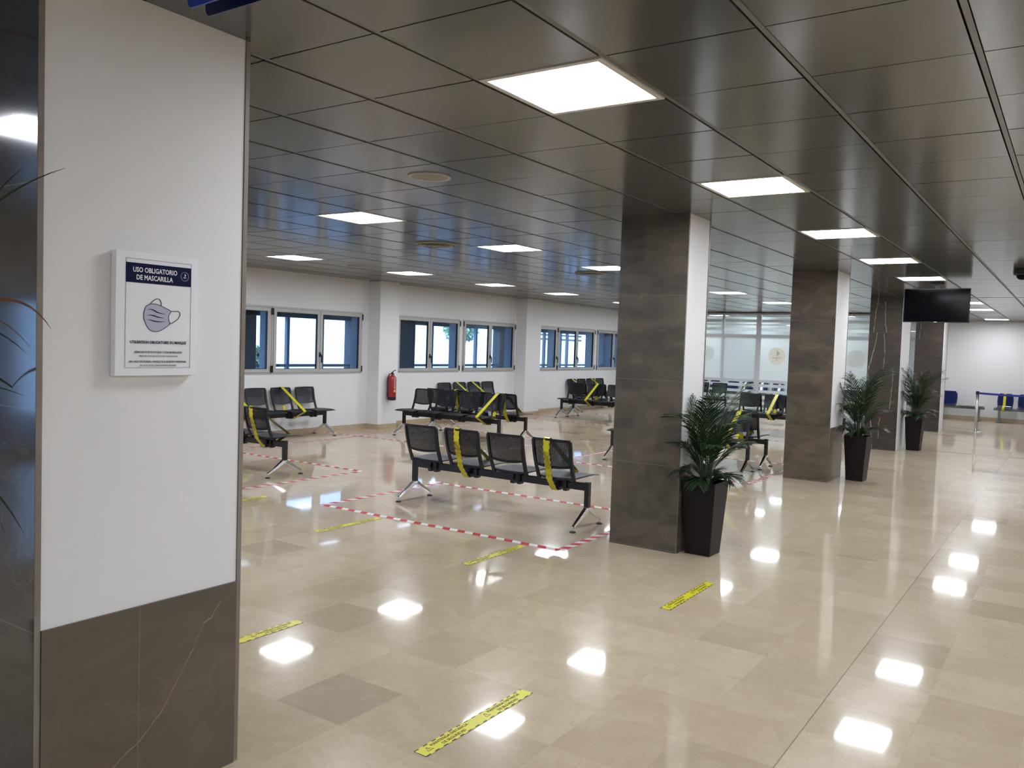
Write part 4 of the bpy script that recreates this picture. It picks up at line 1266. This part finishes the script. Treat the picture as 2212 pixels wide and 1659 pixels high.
def ptext(body, u, v, size, mat, sx=1.0, bold=0.0):
    return text('lettering', body, size, mat, pb, frame_matrix((xf(u), yp - .0012, zf(v)), (1, 0, 0), (0, 0, 1)), sx=sx, ext=.0002, bold=bold)
ptext('USO OBLIGATORIO', .435, 282, .0232, M['whiteprint'], .80, .0004)
ptext('DE MASCARILLA', .425, 372, .0232, M['whiteprint'], .80, .0004)
ptext('UTILISATION OBLIGATOIRE DU MASQUE', .50, 1150, .0132, M['navy'], .87, .0003)
ptext('¡GRACIAS POR SU AYUDA Y COLABORACIÓN!', .50, 1270, .0100, M['navy'], .86, .0001)
ptext('¡MERCI DE VOTRE AIDE ET DE VOTRE COLLABORATION!', .50, 1318, .0068, M['navy'], .84)
ptext('EN CASO DE DUDAS, CONSULTE A NUESTRO PERSONAL', .50, 1386, .0095, M['navy'], .88, .0001)
ptext('EN CAS DE DOUTE, CONSULTEZ NOTRE PERSONNEL', .50, 1432, .0068, M['navy'], .84)
boat_emblem(pb, (xf(.893), yp - .0006, zf(312)), (1, 0, 0), (0, 0, 1), .0155, None, M['whiteprint'], ring=True, off=.0)
# mask drawing, traced in sheet coordinates (x px, y px) of a 765 x 1310 sheet
def mk(x, y):
    u = (x - 175) / 765.0
    shear = 75 * u * (1 - (y - 150) / 1310.0)      # undo perspective slope of the photographed sheet
    return (xf(u), zf(y - shear))
def smooth_closed(P_, n=6):
    out = []; N_ = len(P_)
    for i in range(N_):
        p0, p1, p2, p3 = P_[(i - 1) % N_], P_[i], P_[(i + 1) % N_], P_[(i + 2) % N_]
        for k in range(n):
            t = k / n
            out.append(tuple(.5 * ((2 * p1[j]) + (-p0[j] + p2[j]) * t + (2 * p0[j] - 5 * p1[j] + 4 * p2[j] - p3[j]) * t * t + (-p0[j] + 3 * p1[j] - 3 * p2[j] + p3[j]) * t ** 3) for j in (0, 1)))
    return out
body = smooth_closed([(410, 722), (470, 695), (540, 705), (620, 740), (692, 782), (674, 830), (670, 880), (684, 935), (640, 975), (575, 1015), (510, 1028), (450, 1005), (405, 940), (378, 850), (388, 770)])
m = MB(); m.prism([mk(*p) for p in body], 1, yp - .0003, yp + .0002); m.build('mask_drawing', M['maskfill'], pb)
m = MB()
def line(P_, w, closed=False, name=None):
    pts_ = [mk(*p) for p in P_]
    if closed: pts_ = pts_ + [pts_[0]]
    m.tube([(x, yp - .0004, z) for x, z in pts_], w, 6)
line(body, .0010, True)
line([(455, 693), (490, 655), (530, 634), (560, 642), (578, 672), (582, 715)], .0011)
line([(692, 784), (740, 785), (785, 782), (806, 800), (808, 830), (790, 865), (755, 900), (715, 925), (684, 936)], .0011)
for P_ in ([(420, 768), (450, 758), (490, 770), (530, 795), (580, 810), (632, 818)], [(418, 832), (455, 828), (500, 838), (545, 855), (618, 866)], [(422, 882), (460, 890), (505, 903), (560, 910), (625, 905)]):
    pts_ = [mk(*p) for p in P_]
    n_ = len(pts_)
    m.tube([(x, yp - .0004, z) for x, z in pts_], [.0004, .0010, .0018, .0020, .0012, .0004][:n_] if n_ == 6 else [.0004, .0013, .002, .0016, .0004], 6)
m.build('mask_outline', M['navy'], pb)

# ================================================================== OTHER THINGS
# fire extinguisher
fe = empty('fire_extinguisher', (9.515, 8.50, .545), label='red fire extinguisher hanging on the white pilaster', cat='fire extinguisher')
MB().lathe([(.078, .045), (.080, .06), (.080, .40), (.072, .435), (.045, .462), (.022, .472), (.018, .485)], seg=32).build('cylinder', M['red'], fe, smooth=True)
MB().lathe([(.060, 0), (.078, .006), (.082, .02), (.082, .062), (.080, .064)], seg=32).build('base_cup', M['blackplastic'], fe)
v_ = MB(); v_.box(-.016, .016, -.016, .016, .485, .525); v_.tube([(-.012, 0, .52), (.03, 0, .545), (.095, 0, .565)], .008, 8); v_.tube([(0, 0, .505), (.03, 0, .503), (.055, 0, .47)], .007, 8)
v_.build('valve_handle', M['blackplastic'], fe)
h_ = MB(); h_.tube([(-.015, .0, .50), (-.055, .02, .49), (-.086, .035, .42), (-.092, .035, .30), (-.090, .03, .12), (-.088, .03, .07)], [.010, .010, .010, .009, .009, .012], 8)
h_.build('hose', M['blackplastic'], fe)
MB().box(-.034, .012, -.0835, -.076, .155, .20).build('yellow_label', M['labelyellow'], fe)
text('lettering', 'EXTINTOR', .046, M['whiteprint'], fe, frame_matrix((-.010, -.0815, .32), (0, 0, 1), (-1, 0, 0)), sx=.9)
MB().box(-.03, .03, .078, .10, .30, .44).build('bracket', M['steel'], fe)

# television hanging from the ceiling
tv = empty('television', (11.2, -.405, CH), label='black flat television hanging from the ceiling, its screen off', cat='television')
MB().box(-.0, .045, -.432, .432, -.572, -.083).build('housing', M['blackplastic'], tv, bevel=.006)
MB().box(-.003, .0, -.420, .420, -.560, -.095).build('screen', M['screen'], tv)
mt_ = MB(); mt_.box(.0, .10, -.09, .09, -.022, 0); mt_.box(.05, .09, -.03, .03, -.30, -.02); mt_.box(.045, .07, -.12, .12, -.40, -.20)
mt_.build('ceiling_mount', M['blackplastic'], tv)
MB().box(-.004, .0, -.02, .02, -.569, -.563).build('status_light', M['whiteprint'], tv)

# dome camera
dc = empty('security_camera', (9.35, -1.545, CH), label='black dome security camera on the ceiling at the right edge', cat='security camera')
MB().lathe([(.090, 0), (.095, -.01), (.095, -.065), (.080, -.078), (.06, -.080)], seg=32).build('housing', M['blackplastic'], dc)
MB().lathe([(.060, -.078), (.060, -.088), (.054, -.108), (.036, -.125), (.010, -.133)], seg=32).build('dome', M['screen'], dc, smooth=True)

# blue hanging sign, two plates
bs = empty('hanging_sign', (-.79, -.60, CH), label='blue hanging sign with rounded corners at the top edge of the picture', cat='hanging sign')
def plate(x, yl, zb, mat, name, ext=1.0):
    pts_ = []
    r_ = .022; zt = 2.742; yr = yl - ext
    for (cy, cz, a0) in ((yl - r_, zb + r_, -PI / 2), (yl - r_, zt - r_, 0), (yr + r_, zt - r_, PI / 2), (yr + r_, zb + r_, PI)):
        for k in range(7):
            a = a0 + k / 6 * PI / 2
            pts_.append((cy + r_ * math.cos(a) + .60, cz + r_ * math.sin(a) - CH))
    MB().prism(pts_, 0, x + .79, x + .79 + .006).build(name, mat, bs)
plate(-.82, -.074, 2.549, M['signblue'], 'front_plate')
plate(-.757, -.066, 2.549, M['signnavy'], 'rear_plate')
k_ = MB()
for yy in (.30, -.30): k_.tube([(0, yy, 0), (0, yy, -.06)], .006, 8); k_.box(-.024, .033, yy - .02, yy + .02, -.075, -.055)
k_.build('hanger', M['steel'], bs)

# belt stanchions
def stanchion(x, y, lab):
    t = empty('belt_stanchion', (x, y, 0), label=lab, cat='stanchion', group='chrome belt stanchions')
    MB().lathe([(.170, 0), (.172, .008), (.15, .014), (.05, .022), (.03, .03)], seg=40).build('base', M['chrome'], t, smooth=True)
    MB().lathe([(.031, .02), (.031, .875)], seg=24).build('post', M['steel'], t, smooth=True)
    MB().lathe([(.034, .875), (.036, .88), (.036, .945), (.030, .952)], seg=24).build('head', M['blackplastic'], t)
stanchion(19.9, -.245, 'chrome belt stanchion standing in front of the blue seats')
stanchion(19.9, -2.05, 'chrome belt stanchion receiving the blue belt, just beyond the right edge')
m = MB(); nseg = 14
for k in range(nseg):
    f0, f1 = k / nseg, (k + 1) / nseg
    ya, yb = -.283 - f0 * 1.729, -.283 - f1 * 1.729
    sa, sb = -.018 * 4 * f0 * (1 - f0), -.018 * 4 * f1 * (1 - f1)
    m.add([(19.899, ya, .885 + sa), (19.899, yb, .885 + sb), (19.899, yb, .932 + sb), (19.899, ya, .932 + sa), (19.901, ya, .885 + sa), (19.901, yb, .885 + sb), (19.901, yb, .932 + sb), (19.901, ya, .932 + sa)],
          [(0, 1, 2, 3), (7, 6, 5, 4), (0, 4, 5, 1), (3, 2, 6, 7)])
o = m.build('barrier_belt', M['belt']); tag(o, 'blue webbing belt stretched between the chrome stanchions', 'barrier belt')

# blue plastic seats on grey beams along the far wall
def blue_seat_mesh():
    m = MB()
    nu, nv = 8, 12
    def P(u, v):
        x = (u * 2 - 1)
        if v < .45:
            t = v / .45
            y = .30 - t * .36; z = .415 - .018 * math.sin(t * PI) + .012 * x * x
            hw = .205 * (1 - .12 * t)
        else:
            t = (v - .45) / .55
            y = -.06 - .12 * t + .02 * x * x; z = .42 + .37 * t
            hw = (.18 + .02 * math.sin(t * PI * .9)) * (1 - .06 * t)
            if t > .85: hw -= (t - .85) * .25
        return (x * hw, y, z)
    m.grid(P, nu, nv)
    return m
def blue_bench(yc, nseats, lab, table=False, grp='blue seat rows along the far wall'):
    root = empty('blue_seat_row', (24.0, yc, 0), FMX, label=lab, cat='bench', group=grp)
    L = nseats * .48 / 2 + (.30 if table else 0)
    lo = -nseats * .48 / 2
    hi = nseats * .48 / 2
    tx = (.62 if table else 0)
    MB().box(lo - tx * 1 - .02, hi + .02, -.02, .04, .325, .395).build('beam', M['greybeam'], root)
    me = None
    for k in range(nseats):
        x = lo + .24 + k * .48
        if me is None:
            so = blue_seat_mesh().build('seat_shell', M['blueseat'], root, smooth=True, solid=.008); me = so.data
            so.location = (x, 0, 0); first = so
        else:
            c = first.copy(); COL.objects.link(c); c.parent = root; c.location = (x, 0, 0)
    if table:
        MB().box(lo - .62, lo - .02, -.05, .33, .405, .422).build('side_table', M['greybeam'], root)
    for x in (lo - tx + .12, hi - .12):
        lg = MB(); lg.box(x - .03, x + .03, -.015, .03, .02, .33); lg.box(x - .045, x + .045, -.16, .20, .008, .04)
        lg.build('leg', M['greybeam'], root)
    return root
# facing -X: local +x -> world +Y, so the table end (local -x) is the right-hand end
blue_bench(.555 + .96, 4, 'blue plastic seats with a side table at the right end, by the far column', True)
blue_bench(-.315 - .96, 4, 'row of blue plastic seats at the right edge, one seat crossed with yellow tape')
blue_bench(4.1, 4, 'row of blue plastic seats behind the glass partition, right part')
blue_bench(6.3, 4, 'row of blue plastic seats behind the glass partition, left part')
blue_bench(8.0 - .15, 2, 'short row of blue plastic seats behind the glass partition, at the window end')
# tape over one blue seat
w = .034
path = [(-.20, .795), (-.168, .80), (-.052, .46), (.10, .436), (.31, .42), (.312, .36), (.06, .318), (-.03, .318), (-.21, .72), (-.20, .795)]
m = MB(); Lc = 0
for i in range(len(path) - 1):
    (ya, za), (yb, zb) = path[i], path[i + 1]; d_ = math.dist(path[i], path[i + 1])
    m.quad([(-w, ya, za), (w, ya, za), (w, yb, zb), (-w, yb, zb)], 0, [(Lc, -w), (Lc, w), (Lc + d_, w), (Lc + d_, -w)]); Lc += d_
o = m.build('seat_barrier_tape', M['yellow'], fixn=False)
o.location = (24.0, -.535, 0); o.rotation_euler = (0, 0, FMX)
so = o.modifiers.new('solid', 'SOLIDIFY'); so.thickness = .001
tag(o, 'yellow tape over the blue seat behind the stanchion belt', 'barrier tape', 'yellow tapes closing off bench seats')
for ob in list(bpy.data.objects):
    if ob.type == 'EMPTY': ob.empty_display_size = .05
bpy.context.view_layer.update()
